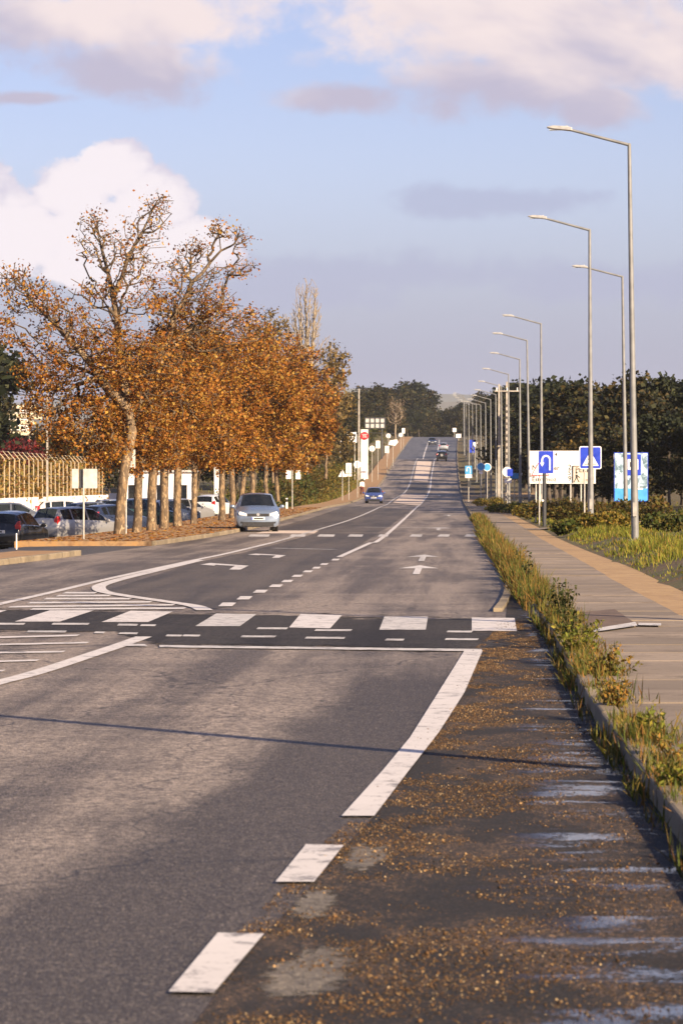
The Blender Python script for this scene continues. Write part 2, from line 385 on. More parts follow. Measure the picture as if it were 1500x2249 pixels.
M['signback'] = plain('bare_sign_back', (.52, .50, .47), .5, .25, .1, 3, grime=(.38, .34, .3))
M['blue'] = plain('blue_sign_face', (.012, .04, .42), .4, 0, .1, 3)
M['sky_blue'] = plain('light_blue_face', (.06, .30, .62), .4, 0, .1, 3)
M['red'] = plain('red_sign_face', (.55, .015, .02), .4, 0, .1)
M['black'] = plain('black_print', (.012, .012, .013), .6)
M['beige'] = plain('beige_sign_face', (.62, .52, .42), .5, 0, .1, 2)
M['wall'] = plain('white_render', (.78, .74, .72), .8, 0, .08, .6, grime=(.45, .38, .3))
M['concrete'] = plain('pole_concrete', (.34, .30, .26), .85, 0, .2, 2, grime=(.3, .25, .2))
M['cream'] = plain('cream_building', (.62, .52, .36), .8, 0, .12, .5)
M['brick'] = plain('red_cladding', (.5, .05, .03), .6)
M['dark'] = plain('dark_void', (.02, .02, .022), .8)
M['glass'] = plain('car_glass', (.010, .012, .015), .05, 0, .2, 2, spec=.4)
def see_through(m, k):
    t = NT(m.node_tree); out = m.node_tree.nodes['Material Output']; b = m.node_tree.nodes['Principled BSDF']
    tr = t.node('ShaderNodeBsdfTransparent'); tr.inputs[0].default_value = (.62, .70, .68, 1); mx = t.node('ShaderNodeMixShader'); mx.inputs[0].default_value = k
    t.l.new(b.outputs[0], mx.inputs[1]); t.l.new(tr.outputs[0], mx.inputs[2]); t.l.new(mx.outputs[0], out.inputs[0])
M['carglass'] = plain('car_window_glass', (.010, .012, .015), .05, 0, .2, 2, spec=.5); see_through(M['carglass'], .24)
M['seat'] = plain('seat_cloth', (.03, .03, .033), .9)
M['tyre'] = plain('tyre_rubber', (.014, .014, .015), .85)
M['trim'] = plain('black_trim', (.016, .016, .018), .5)
M['rim'] = plain('alloy_rim', (.5, .5, .5), .35, .7)
M['lampglass'] = plain('headlamp_glass', (.68, .70, .72), .1, .1, .2, 9, spec=.8)
M['tail'] = plain('tail_lamp', (.42, .012, .012), .15, 0, .25, 8, spec=.8)
M['plate'] = plain('number_plate', (.72, .71, .66), .5)
M['plane_bark'] = bark('plane_bark', (.20, .13, .068), (.095, .063, .036), (.30, .215, .125), 1.3)
M['limb_bark'] = bark('limb_bark', (.10, .066, .036), (.065, .044, .026), (.16, .11, .06))
M['dark_bark'] = bark('dark_bark', (.07, .05, .035), (.045, .033, .024), (.10, .08, .055))
M['pale_bark'] = bark('pale_bark', (.30, .24, .17), (.22, .17, .12), (.36, .30, .22))
M['leaf'] = tinted('autumn_leaves', .6, .35)
M['pine'] = tinted('evergreen_foliage', .7, .12)
M['weed'] = tinted('grass_blades', .7, .3)
M['pebble'] = tinted('loose_gravel', .7, 0)
# ------------------------------------------------------------------ the ground
WALLX = lambda Y: -27 + .034*Y
def park_drop(X, Y): return -.02 - .58*smooth((LE(Y)-X-3.4)/4)
def gz(X, Y):
    z = zr(Y) - .08; s = X-RE(Y); t = LE(Y)-X
    if s > 0:
        z += .17*smooth((s-.9)/.7) + .27*smooth((s-2.4)/1.1) + min(2.5, .045*max(0, s-6))
    if t > 0:
        z -= .75*smooth(t/2.5)*smooth((Y-40)/15)*(1-smooth((Y-250)/70))
        z += 1.6*smooth((t-3.5)/7)*smooth((Y-250)/80)
    return z
us = sorted(set([-9000, -4000, -1500, -600, -250, -120, -80, -60, -50, -44] + list(np.arange(-40, -12, 2.0)) + list(np.arange(-12, 14, .5)) + list(np.arange(14, 40, 2.0)) + [44, 50, 60, 80, 120, 250, 600, 1500, 4000, 9000]))
ys = list(np.arange(-60, 140, 2.0)) + list(np.arange(140, 900, 5.0)) + list(np.arange(900, 1400, 20.0)) + [1500, 1700, 2000, 2600, 3500, 5000, 8000, 14000]
sheet('ground', [[(0.034*min(Y, 900)-1+u, Y, gz(0.034*min(Y, 900)-1+u, Y) - (0 if Y < 1400 else min(30, (Y-1400)*.05))) for u in us] for Y in ys], M['ground'], k='structure')

def strip(name, y0, y1, xl, xr_, off, m, parent=None, step=2.0, n=8, kind=None, z=None):
    rows = []; Y = y0
    while Y < y1+1e-6:
        a, b = xl(Y), xr_(Y)
        rows.append([(a+(b-a)*i/n, Y, (z(a+(b-a)*i/n, Y) if z else zr(Y))+off) for i in range(n+1)]); Y += step
    return sheet(name, rows, m, parent, kind)
road = strip('road', -40, 560, LE, lambda Y: RE(Y)+.02, 0, M['road'], n=60, kind='structure')
far_road = strip('road_beyond', 560, 1300, LE, lambda Y: RE(Y)+.02, .0, M['newroad'], n=8, kind='structure')
for o, nm in ((road, 'worn grey asphalt road running to the hill'),): o['label'] = nm

# lay-by of wet coarse asphalt along the right kerb
el = [(370, 2330), (475, 2188), (580, 2057), (690, 1943), (755, 1862), (822, 1797), (900, 1694), (964, 1612), (1020, 1524), (1060, 1432)]
elw = [(-.05-.85, 4)] + [(G(*p).x, G(*p).y) for p in el]
elw += [(G(1100, 1395).x, G(1100, 1395).y), (G(1112, 1345).x, G(1112, 1345).y), (2.95, 61)]
bl = hermite([(y, x) for x, y in sorted(elw, key=lambda q: q[1])])
lay = strip('lay_by', 5, 60, bl, lambda Y: RE(Y)+.02, .004, M['bay'], step=1.0, n=6, kind='structure')
def attr(o, name, fn):
    a = o.data.attributes.new(name, 'FLOAT', 'POINT'); a.data.foreach_set('value', np.array([fn(v.co) for v in o.data.vertices], np.float32))
def wear_(c):
    if c.y > 46: return 0.12*smooth((c.y-60)/60)
    u = bl(max(5, min(c.y, 60)))-c.x; k = 1-smooth((c.y-29)/8)
    return 1.15*k*(1-smooth((u-.7)/.9))*(1.0 if u > -2 else 0) + .55*(1-smooth((c.y-10)/9)) - .5*k*smooth((u-1.3)/.8)*smooth((c.y-12)/5)
attr(road, 'wear', wear_)
attr(lay, 'lat', lambda c: (c.x-bl(c.y))/max(.2, RE(c.y)-bl(c.y)))
# the darker turning lane in the middle, and the dark repair band in front of the crossing
def poly(name, pts, m, off=.008, parent=None, res=14):
    """ground polygon from photo pixels, subdivided so that it follows the road"""
    P = [G(*p) for p in pts]
    bm = bmesh.new(); bm.faces.new([bm.verts.new((p.x, p.y, 0)) for p in P])
    y0, y1 = min(p.y for p in P), max(p.y for p in P)
    if y1-y0 > 4:
        k = math.ceil(y0/2)*2
        while k < y1:
            bmesh.ops.bisect_plane(bm, geom=bm.verts[:]+bm.edges[:]+bm.faces[:], plane_co=(0, k, 0), plane_no=(0, 1, 0)); k += 2
    bmesh.ops.triangulate(bm, faces=bm.faces[:])
    for v in bm.verts: v.co.z = zr(v.co.y)+off
    bmesh.ops.recalc_face_normals(bm, faces=bm.faces[:])
    if bm.faces and sum(f.normal.z for f in bm.faces) < 0: bmesh.ops.reverse_faces(bm, faces=bm.faces[:])
    me = bpy.data.meshes.new(name); bm.to_mesh(me); bm.free()
    return finish(name, me, m, parent)
poly('asphalt_patch', [(225, 1300), (430, 1236), (545, 1212), (700, 1170), (830, 1172), (740, 1228), (495, 1334), (455, 1341), (330, 1318)], M['lane'], .004, road)
top_ = hermite([(-80, 1332), (60, 1334), (430, 1340), (760, 1346), (1230, 1352)]); bot_ = hermite([(-80, 1392), (250, 1396), (330, 1424), (700, 1432), (1060, 1440), (1230, 1446)])
rows = []; sf = []
for j in range(13):
    t_ = j/12; rows.append([])
    for i in range(41):
        x_ = -70+i*32; p = G(x_, bot_(x_)+(top_(x_)-bot_(x_))*t_); rows[-1].append((p.x, p.y, zr(p.y)+.0055)); sf.append(min(1, 3.2*min(t_, 1-t_)+.0, .12*(40-i), .2*i+.2))
o = sheet('asphalt_patch', rows, M['patch'], road); a = o.data.attributes.new('soft', 'FLOAT', 'POINT'); a.data.foreach_set('value', sf)
poly('asphalt_patch', [(585, 1165), (700, 1133), (760, 1112), (905, 1119), (850, 1160), (830, 1170), (690, 1170)], M['lane'], .004, road)
poly('asphalt_patch', [(907, 1060), (941, 1060), (935, 1083), (884, 1083), (899, 1068)], M['lane'], .004, road)

def blot(cx, cy, rx, ry, m, off, n=28):
    c = G(cx, cy); rings = [[c]]; rb_ = random.Random(cx); wob = [rb_.uniform(.8, 1.15) for _ in range(n)]
    v = [(c.x, c.y, zr(c.y)+off)]; soft = [1.0]
    for k in (.35, .7, 1.0):
        for i in range(n):
            a = 2*math.pi*i/n; p = G(cx+rx*k*wob[i]*math.cos(a)+ry*.6*k*math.sin(a), cy-ry*k*wob[i]*math.sin(a)); v.append((p.x, p.y, zr(p.y)+off)); soft.append(1-k)
    f = [(0, 1+i, 1+(i+1) % n) for i in range(n)] + [(1+k*n+i, 1+(k+1)*n+i, 1+(k+1)*n+(i+1) % n, 1+k*n+(i+1) % n) for k in (0, 1) for i in range(n)]
    o = mobj('asphalt_patch', v, f, m, road); a = o.data.attributes.new('soft', 'FLOAT', 'POINT'); a.data.foreach_set('value', soft); return o
blot(675, 2140, 130, 85, M['lane2'], .0065); blot(800, 1888, 70, 48, M['lane2'], .0065); blot(690, 1990, 70, 50, M['lane2'], .0065)
# ---------------- painted markings
def ribbon(name, pts, w, m=None, off=.009, n=5, px=True):
    P = [G(*p) for p in pts] if px else [Vector((p[0], p[1], 0)) for p in pts]
    Q = []
    for i in range(len(P)-1):                                   # Catmull-Rom through the points
        a, b, c, d = P[max(i-1, 0)], P[i], P[i+1], P[min(i+2, len(P)-1)]
        kk = max(n, int((c-b).length/2))
        for j in range(kk):
            t = j/kk; Q.append(.5*((2*b)+(c-a)*t+(2*a-5*b+4*c-d)*t*t+(3*b-a-3*c+d)*t**3))
    Q.append(P[-1]); rows = []
    for i, q in enumerate(Q):
        d = (Q[min(i+1, len(Q)-1)]-Q[max(i-1, 0)]); d.z = 0; d.normalize(); nn = Vector((-d.y, d.x, 0))*w/2
        rows.append([(q.x+nn.x, q.y+nn.y, zr(q.y+nn.y)+off), (q.x-nn.x, q.y-nn.y, zr(q.y-nn.y)+off)])
    o = sheet(name, rows, m or M['paint'], road, sm=False); return o
zeb = [[(-160, 1366), (-62, 1366), (15, 1342), (-75, 1341)], [(32, 1367), (132, 1367), (207, 1342), (110, 1342)], [(223, 1368), (325, 1368), (380, 1345), (287, 1343)],
       [(429, 1377), (527, 1377), (563, 1351), (475, 1349)], [(635, 1380), (725, 1382), (751, 1353), (660, 1350)], [(833, 1385), (935, 1385), (940, 1356), (844, 1356)], [(1036, 1387), (1135, 1388), (1130, 1359), (1036, 1358)]]
for i, q in enumerate(zeb): poly('zebra_stripe', q, M['worn'] if i in (3, 5) else M['paint'], .010, road)
for a, b in ((545, 590), (635, 669), (696, 733), (763, 795), (829, 851), (899, 925), (960, 985), (1019, 1053)):
    poly('zebra_stripe', [(a, 1179), (b, 1179.5), (b+3, 1174.5), (a+6, 1174)], M['worn'], .010, road)
poly('lane_dash', [(370, 2186), (470, 2188), (580, 2058), (478, 2056)], M['paint'], .012, road)
poly('lane_dash', [(605, 1943), (690, 1943), (755, 1862), (672, 1860)], M['paint'], .012, road)
poly('edge_line', [(750, 1797), (822, 1797), (900, 1694), (964, 1612), (1020, 1524), (1060, 1431), (1020, 1431), (960, 1528), (900, 1624), (840, 1697)], M['paint'], .012, road)
poly('stop_line', [(350, 1424), (1058, 1433), (1058, 1428), (350, 1419)], M['worn'], .011, road)
poly('stop_line', [(268, 1421), (325, 1422), (318, 1417), (280, 1416)], M['worn'], .011, road)
for a, b, y in ((563, 629, 1382), (528, 603, 1400), (669, 755, 1403), (845, 885, 1407), (976, 1048, 1406), (980, 1035, 1389), (400, 437, 1398), (-20, 52, 1372), (113, 193, 1372), (257, 300, 1374), (307, 340, 1375), (58, 143, 1389), (206, 228, 1391), (260, 300, 1393), (363, 397, 1398), (690, 770, 1386)):
    poly('crossing_dash', [(a, y+2), (b, y+2.5), (b+4, y-1.5), (a+4, y-2)], M['worn'], .0115, road)
ribbon('curved_lane_line', [(-60, 1516), (0, 1500), (60, 1485), (125, 1465), (200, 1440), (260, 1420), (316, 1400)], .2)
for a, y, b, y2 in ((-30, 1402, 168, 1397), (-30, 1418, 190, 1413), (-30, 1435.5, 137, 1433), (-30, 1455, 80, 1452), (-60, 1477, 5, 1475), (137, 1303, 207, 1303), (122, 1309.5, 238, 1309), (95, 1316, 283, 1316), (60, 1325, 328, 1323), (17, 1334, 378, 1329.5), (65, 1339, 403, 1337)):
    poly('hatching_stripe', [(a, y+2.0), (b, y2+2.0), (b+8, y2-1.6), (a+8, y-1.6)], M['paint'], .009, road)
ribbon('lane_line', [(-40, 1338), (0, 1328), (123, 1300), (240, 1272), (423, 1232), (500, 1216), (600, 1192)], .16, off=.0105)
ribbon('lane_line', [(600, 1192), (690, 1166), (780, 1138), (840, 1112), (863, 1098), (887, 1083), (899, 1065), (904, 1047), (913, 1014), (918, 1006)], .14, M['worn'], off=.0105)
ribbon('turning_lane_nose', [(440, 1231), (340, 1255), (270, 1272), (226, 1285), (217, 1293), (232, 1302), (290, 1312), (360, 1322), (425, 1332), (450, 1342)], .24, off=.012)
for x, y, hw, hh in ((499, 1329, 20, 4), (537, 1314.5, 18, 3.6), (572, 1300, 17, 3.2), (606, 1288, 16, 2.9), (631, 1277.5, 14, 2.6), (653, 1266, 13, 2.4), (676, 1256, 12, 2.2), (695, 1248, 10, 2), (712, 1240, 10, 1.9), (737, 1230, 10, 1.8)):
    poly('lane_dash', [(x-hw, y+hh), (x+hw*.55, y+hh), (x+hw, y-hh), (x-hw*.5, y-hh)], M['paint'], .010, road)
ribbon('lane_line', [(745, 1224), (811, 1194), (843, 1179), (907, 1122), (924, 1107), (939, 1087), (945, 1070), (947, 1050), (952, 1021), (955, 1008)], .15, off=.010)
ribbon('centre_line', [(929, 1008), (934, 990), (941, 970)], .2, off=.012); ribbon('centre_line', [(958, 1008), (961, 994), (965, 966)], .2, off=.012)
def arrow(x, y, L, w, sh, m=None):            # straight-on arrow: shaft along the lane, head at the far end
    dx = .034; P = [(-.07, 0), (.07, 0), (.07, L*.62), (w, L*.62), (0, L), (-w, L*.62), (-.07, L*.62)]
    pts = [Vector((x+a+dx*b, y+b, zr(y+b)+.010)) for a, b in P]
    return mobj('arrow_marking', pts, [(0, 1, 2, 6), (3, 4, 5), (2, 3, 5, 6)][:2], m or M['worn'], road)
g1 = G(917, 1262); arrow(g1.x-.03, g1.y, 7.5, .42, 0, M['paint'])
g1 = G(925, 1233); arrow(g1.x, g1.y, 7.5, .40, 0)
for p in ((962, 1165), (985, 1134), (965, 1090)):
    g1 = G(*p); arrow(g1.x, g1.y, 9, .5, 0)
for q in ([(503, 1252), (528, 1252.5), (546, 1243.5), (478, 1238.8), (462, 1237.4), (440, 1241), (470, 1243.6), (474, 1241.8), (516, 1244)], [(597, 1226), (612, 1226.3), (628, 1220.5), (575, 1217.6), (562, 1216.9), (543, 1219), (568, 1220.4), (571, 1219.5), (606, 1221)]):
    poly('turn_arrow_marking', q, M['paint'], .011, road)
ribbon('crossing_dash', [(600, 1204.5), (735, 1207.5)], .3, M['worn']); ribbon('crossing_dash', [(800, 1158.5), (985, 1159.5)], .5, M['worn'], off=.0125)
# median islands: pale paving between low kerbs
for q in ([(863, 1104), (917, 1111), (936, 1087), (884, 1086)], [(908, 1056), (939, 1058), (948, 1014), (916, 1013)], [(560, 1172), (690, 1172), (700, 1166), (585, 1165.5)]):
    poly('median_island', q, M['median'], .03 if q[0][0] > 700 else .0085, road)

# ---------------- kerbs, one stone at a time
stone = MB().box((0, 0, 0), (.15, .97, .30)).build('kerb_stone_mesh', M['kerb'], None, bevel=.018)
STONE = stone.data; bpy.data.objects.remove(stone)
def kerb(name, fx, y0, y1, skip=(), h=.13, side=1, maxn=300, low=()):
    root = bpy.data.objects.new(name, None); COL.objects.link(root); root['kind'] = 'structure'
    Y = y0; n = 0; rg = random.Random(3)
    while Y < y1 and n < maxn:
        if not any(a <= Y <= b for a, b in skip):
            dx = fx(Y+1)-fx(Y); o = bpy.data.objects.new('kerb_stone', STONE); COL.objects.link(o); o.parent = root
            hh = h if not any(a <= Y <= b for a, b in low) else .025
            o.location = (fx(Y+.5)+side*.075, Y+.5, zr(Y+.5)+hh-.15+rg.uniform(-.008, .008))
            o.rotation_euler = (math.atan((zr(Y+1)-zr(Y))), rg.uniform(-.02, .02), -math.atan(dx)+rg.uniform(-.008, .008)); n += 1
            b = o.modifiers.new('bevel', 'BEVEL'); b.width = .02; b.segments = 2
        Y += 1
    if Y < y1:                                   # too far to tell the stones apart
        k = MB()
        while Y < y1:
            a, b = fx(Y), fx(Y+4)
            k.add([(a+side*x, Y, zr(Y)+z) for x, z in ((0, -.1), (0, h), (.15, h))] + [(b+side*x, Y+4, zr(Y+4)+z) for x, z in ((0, -.1), (0, h), (.15, h))], [(0, 3, 4, 1), (1, 4, 5, 2)])
            Y += 4
        k.build('kerb_run', M['kerb'], root)
    return root
kerb('kerb_right', lambda Y: RE(Y), 6, 800, low=((45, 50),), maxn=240)
kerb('kerb_left', lambda Y: LE(Y), 66, 800, skip=((86, 100.5),), side=-1, maxn=200)
# the rounded kerb nose where the lay-by ends
nose = [G(1112, 1275), G(1118, 1292), G(1113, 1312), G(1104, 1330), G(1093, 1344)]
nr = bpy.data.objects.new('kerb_nose', None); COL.objects.link(nr); nr['kind'] = 'structure'
full = []
for a, b in zip(nose[:-1], nose[1:]):
    n = max(1, int((b-a).length/.95))
    full += [a.lerp(b, i/n) for i in range(n)]
full.append(nose[-1])
for a, b in zip(full[:-1], full[1:]):
    o = bpy.data.objects.new('kerb_stone', STONE); COL.objects.link(o); o.parent = nr; c = (a+b)/2
    o.location = (c.x, c.y, zr(c.y)-.095); o.rotation_euler = (0, 0, math.atan2(b.y-a.y, b.x-a.x)-math.pi/2); o.scale = (.8, (b-a).length/.97*.98, 1)

# ---------------- right footpath: cast slabs with open joints
bed = strip('footpath_right', 4, 420, lambda Y: RE(Y)+.14, lambda Y: RE(Y)+1.76, .085, M['joint'], n=2, kind='structure')
rg = random.Random(8); Y = 6.0; ns = 0
while Y < 330:
    L = (1.55 if Y < 140 else 2.6); a = .022; xs0, xs1 = .17, 1.75
    def sp(s, y, z): return (RE(y)+s, y, zr(y)+z)
    j = rg.uniform(-.006, .006); tz = .125+j; e = .012
    mb = MB()
    for z in (.07, tz): mb.v += [sp(xs0, Y+a, z), sp(xs1, Y+a, z), sp(xs1, Y+L-a, z), sp(xs0, Y+L-a, z)]
    mb.f = [(4, 5, 6, 7), (0, 1, 5, 4), (1, 2, 6, 5), (2, 3, 7, 6), (3, 0, 4, 7)]
    mb.build('paving_slab', M['slab'], bed); Y += L; ns += 1
strip('dirt_path', 4, 330, lambda Y: RE(Y)+1.7, lambda Y: RE(Y)+2.75+.25*math.sin(Y*.31)+.15*math.sin(Y*.83), .105, M['ochre'], n=4, kind='structure')
M['ramp'] = slab_mat('ramp_paving', (.10, .065, .045), (.14, .09, .06), (.06, .04, .03), 0)
# ramp panel and worn white line at the crossing end of the footpath
def quad(name, pts, m, off, parent): return mobj(name, [G(x, y, off) for x, y in pts], [(0, 1, 2, 3)], m, parent)
quad('ramp_panel', [(1288, 1392), (1398, 1371), (1350, 1338), (1268, 1345)], M['ramp'], .137, bed)
quad('worn_line', [(1296, 1389), (1400, 1374), (1395, 1366), (1297, 1382)], M['worn'], .142, bed)
quad('worn_line', [(1402, 1373), (1452, 1374), (1452, 1369), (1402, 1368)], M['worn'], .142, bed)
# side path leaving to the right
strip('side_path', 128, 131.5, lambda Y: RE(Y)+1.7, lambda Y: RE(Y)+9, .02, M['slab'], step=.5, n=14, kind='structure', z=lambda x, y: max(gz(x, y)+.02, zr(y)+.1))
strip('dirt_apron', 330, 372, lambda Y: RE(Y)+.2, lambda Y: RE(Y)+9, .02, M['ochre'], step=2, n=14, kind='structure', z=lambda x, y: max(gz(x, y)+.02, zr(y)+.1))

# ---------------- left: pavement under the trees, car park, entrance
strip('pavement_left', 101, 800, lambda Y: LE(Y)-.14, lambda Y: LE(Y)-(4.2 if Y < 200 else 4.2-1.8*smooth((Y-200)/60)), .12, M['leafwalk'], n=6, kind='structure')
sk = []
for Y in np.arange(101, 330, 3.0):
    x = LE(Y)-(4.2 if Y < 200 else 4.2-1.8*smooth((Y-200)/60)); sk.append([(x, Y, zr(Y)+.12), (x, Y, zr(Y)-1.0)])
sheet('pavement_edge', sk, M['kerb'], k='structure', sm=False)
sheet('pavement_edge', [[(LE(101)-x, 101, zr(101)+z) for z in (.12, -.8)] for x in np.linspace(.14, 4.2, 6)], M['leafwalk'], k='structure', sm=False)
strip('pavement_left', 60, 86, lambda Y: LE(Y)-.14, lambda Y: LE(Y)-1.6, .12, M['leafwalk'], n=3, kind='structure')
sheet('pavement_edge', [[(LE(Y)-1.6, Y, zr(Y)+z) for z in (.12, -.5)] for Y in np.arange(60, 87, 2.0)], M['kerb'], k='structure', sm=False)
sheet('pavement_edge', [[(LE(86)-x, 86, zr(86)+z) for z in (.12, -.5)] for x in np.linspace(.14, 1.6, 4)], M['kerb'], k='structure', sm=False)
strip('car_park', 50, 262, lambda Y: LE(Y)-.0, lambda Y: min(WALLX(Y)+.0, LE(Y)-6), .0, M['park'], n=14, kind='structure', z=lambda x, y: zr(y)+park_drop(x, y))
def cz(X, Y): return zr(Y)+park_drop(X, Y)

# ---------------- far hills
def hill(name, Y, pts, depth, m):
    rows = []; f = hermite(pts); xs = np.linspace(pts[0][0], pts[-1][0], 90); rr = random.Random(len(name)); jit = [rr.uniform(-3, 3) for _ in xs]
    for k, (dy, hk) in enumerate(((0, 0), (.25, .45), (.5, .8), (.75, 1), (1.2, .75), (2, 0))):
        rows.append([(x, Y+depth*dy, -30+(f(x)+30+jit[i]*hk)*hk) for i, x in enumerate(xs)])
    return sheet(name, rows, m, k='structure')
M['hill'] = plain('far_hill_scrub', (.07, .075, .05), .95, 0, .4, .004)
M['hill2'] = plain('far_hill_fields', (.11, .10, .07), .95, 0, .4, .003)
hill('distant_hills', 7200, [(-4500, 90), (-1500, 150), (-300, 200), (40, 216), (130, 206), (300, 200), (600, 196), (900, 190), (1800, 200), (4500, 120)], 900, M['hill'])
hill('distant_ridge', 4600, [(-3500, 60), (-800, 80), (0, 112), (110, 118), (170, 119), (420, 121), (700, 118), (1500, 110), (3500, 60)], 600, M['hill2'])
# ------------------------------------------------------------------ trees
def ell_points(rng, ells, n):
    """points through a set of ellipsoids (centre, radii, weight), denser towards the rim"""
    w = np.array([e[2] for e in ells], float); w /= w.sum(); out = []
    for e, k in zip(ells, rng.multinomial(n, w)):
        d = rng.normal(size=(k, 3)); d /= np.linalg.norm(d, axis=1)[:, None]
        r = rng.uniform(0, 1, (k, 1))**.42
        out.append(np.array(e[0])+d*r*np.array(e[1]))
    return np.concatenate(out)
def grow(rng, stems, pts, rt, tip, bf=.22, power=.47, seg=.55):
    nodes = []; par = []; path = []
    for st in stems:
        for i, p in enumerate(st):
            p = np.array(p, float)
            if i == 0:
                j = -1 if not nodes else int(np.argmin(np.linalg.norm(np.array(nodes)-p, axis=1)))
                if j >= 0: prev = j; continue
                nodes.append(p); par.append(-1); path.append(0.); prev = 0; continue
            q = nodes[prev]; L = np.linalg.norm(p-q); k = max(1, int(L/seg))
            for s in range(1, k+1):
                x = q+(p-q)*s/k + (rng.normal(size=3)*.03 if s < k else 0)
                nodes.append(x); par.append(prev); path.append(path[prev]+L/k); prev = len(nodes)-1
    n0 = len(nodes); base = nodes[0]
    cap = n0+len(pts)*5; N = np.zeros((cap, 3)); N[:n0] = nodes; P = np.zeros(cap); P[:n0] = path; par = list(par)
    order = np.argsort(np.linalg.norm(pts-np.mean(nodes[n0//3:], axis=0), axis=1)); c = n0
    low = N[:n0, 2] < base[2]+.45*(N[:n0, 2].max()-base[2])
    for i in order:
        p = pts[i]; d = N[:c]-p; L = np.sqrt((d*d).sum(1))
        cost = L+bf*P[:c]+np.maximum(0, N[:c, 2]-p[2])*.5
        cost[:n0][low] += 3.
        j = int(np.argmin(cost)); q = N[j]; Lj = L[j]; k = min(5, max(1, int(Lj/seg)))
        off = np.array([0, 0, .10*Lj])
        prev = j
        for s in range(1, k+1):
            t = s/k; x = q+(p-q)*t - off*math.sin(math.pi*t) + (rng.normal(size=3)*.05*Lj/k if s < k else 0)
            N[c] = x; par.append(prev); P[c] = P[prev]+Lj/k; prev = c; c += 1
    N = N[:c]; par = np.array(par); cnt = np.zeros(c); has = np.zeros(c, bool); has[par[par >= 0]] = True
    cnt[~has] = 1
    for i in range(c-1, 0, -1): cnt[par[i]] += cnt[i]
    r = np.minimum(tip*cnt**power, rt); return N, par, cnt, r, n0
def tubes(N, par, r, n=5, rmin=0):
    e = np.where((par >= 0) & (r > rmin))[0]; a = N[par[e]]; b = N[e]; d = b-a; L = np.linalg.norm(d, axis=1)+1e-9; d = d/L[:, None]
    ref = np.where(np.abs(d[:, 2:3]) > .9, np.array([[1., 0, 0]]), np.array([[0, 0, 1.]])); u = np.cross(d, ref); u /= np.linalg.norm(u, axis=1)[:, None]; w = np.cross(d, u)
    ra = np.minimum(r[par[e]], r[e]*1.35); rb = r[e]; V_ = []
    for i in range(n):
        t = 2*math.pi*i/n; dr = u*math.cos(t)+w*math.sin(t)
        V_ += [a+dr*ra[:, None]-d*(ra*.3)[:, None], b+dr*rb[:, None]]
    V_ = np.stack(V_, 1).reshape(-1, 3); k = np.arange(len(e))*2*n; F_ = []
    for i in range(n):
        j = (i+1) % n; F_.append(np.stack([k+2*i, k+2*j, k+2*j+1, k+2*i+1], 1))
    return V_, np.concatenate(F_)
def leaf_quads(rng, cen, size, aspect=.75, fold=.3):
    n = len(cen); d = rng.normal(size=(n, 3)); d /= np.linalg.norm(d, axis=1)[:, None]
    h = rng.normal(size=(n, 3)); u = np.cross(d, h); u /= np.linalg.norm(u, axis=1)[:, None]; w = np.cross(d, u)
    s = (size*np.minimum(1.6, .4+rng.gamma(2.0, .22, n)))[:, None]
    v = np.stack([cen-u*s*.5, cen+w*s*.5*aspect+d*s*fold*.3, cen+u*s*.5, cen-w*s*.5*aspect+d*s*fold*.3], 1).reshape(-1, 3)
    return v, np.arange(n*4).reshape(-1, 4)
def palette(rng, n, cols, weights=None, jit=.2, rep=4):
    cols = np.array(cols); k = rng.choice(len(cols), n, p=weights)
    c = cols[k]*rng.uniform(1-jit, 1+jit, (n, 1)); return np.repeat(c, rep, 0)
AUT = [(.35, .138, .021), (.27, .090, .014), (.40, .195, .032), (.15, .053, .013), (.46, .28, .058), (.08, .036, .015)]
AUW = [.27, .19, .20, .13, .11, .10]
def tree(name, label, cat, seed, stems, ells, npts, nleaf, lsize, rt=.17, tip=.011, cols=AUT, wts=AUW, bark_m='plane_bark', leaf_m='leaf', spread=.22, bf=.22, group=None, nside=6, clump=None, thin=None, minr=0.0):
    rng = np.random.default_rng(seed); b = np.array(stems[0][0], float)
    pts = ell_points(rng, ells, npts); N, par, cnt, r, n0 = grow(rng, stems, pts, rt, tip, bf)
    N = N-b
    for i in range(n0):                                  # flare and taper of the trunk
        if par[i] < 0 or N[i, 2] < .6: r[i] = rt*(1.25-.4*max(0, N[i, 2]))
    root = thing(name, label, cat, tuple(b), group=group)
    v, f = tubes(N, par, r, nside, minr); tk = npmesh('trunk', v, f, M[bark_m], root, k=4)
    if bark_m == 'plane_bark':                        # thin limbs carry a darker bark
        tk.data.materials.append(M['limb_bark']); e = np.where((par >= 0) & (r > minr))[0]
        tk.data.polygons.foreach_set('material_index', np.tile((r[e] <= .075).astype(np.int32), nside))
    if nleaf:
        tipn = np.where(cnt <= 3)[0]; tipn = tipn[tipn >= n0]
        if clump: tipn = rng.choice(tipn, max(1, int(len(tipn)*clump)), replace=False)
        if thin:
            zz0 = N[tipn, 2]; pk = np.clip(1-(zz0-thin[0])/(thin[1]-thin[0])*(1-thin[2]), thin[2], 1); pk /= pk.sum()
        else: pk = None
        cen = N[rng.choice(tipn, nleaf, p=pk)]+rng.normal(size=(nleaf, 3))*spread
        v, f = leaf_quads(rng, cen, lsize); npmesh('crown', v, f, M[leaf_m], root, palette(rng, nleaf, cols, wts), k=4)
    return root
def E(px, py, Y, rx, ry, w, rd=None):                     # ellipsoid of the crown as the photo shows it
    s = F/Y; p = at(px, py, Y); return (tuple(p), (rx/s, rd or max(1.4, rx/s*.8), ry/s), w)
def stem(*pp): return [tuple(at(x, y, Y)) for x, y, Y in pp]
def gbase(px, Y, dz=.05): x = (px-750)/F*Y; return (x, Y, zr(Y)+.12-dz)
def P3(px, py, Y): return tuple(at(px, py, Y))
pg = 'plane trees along the left pavement'
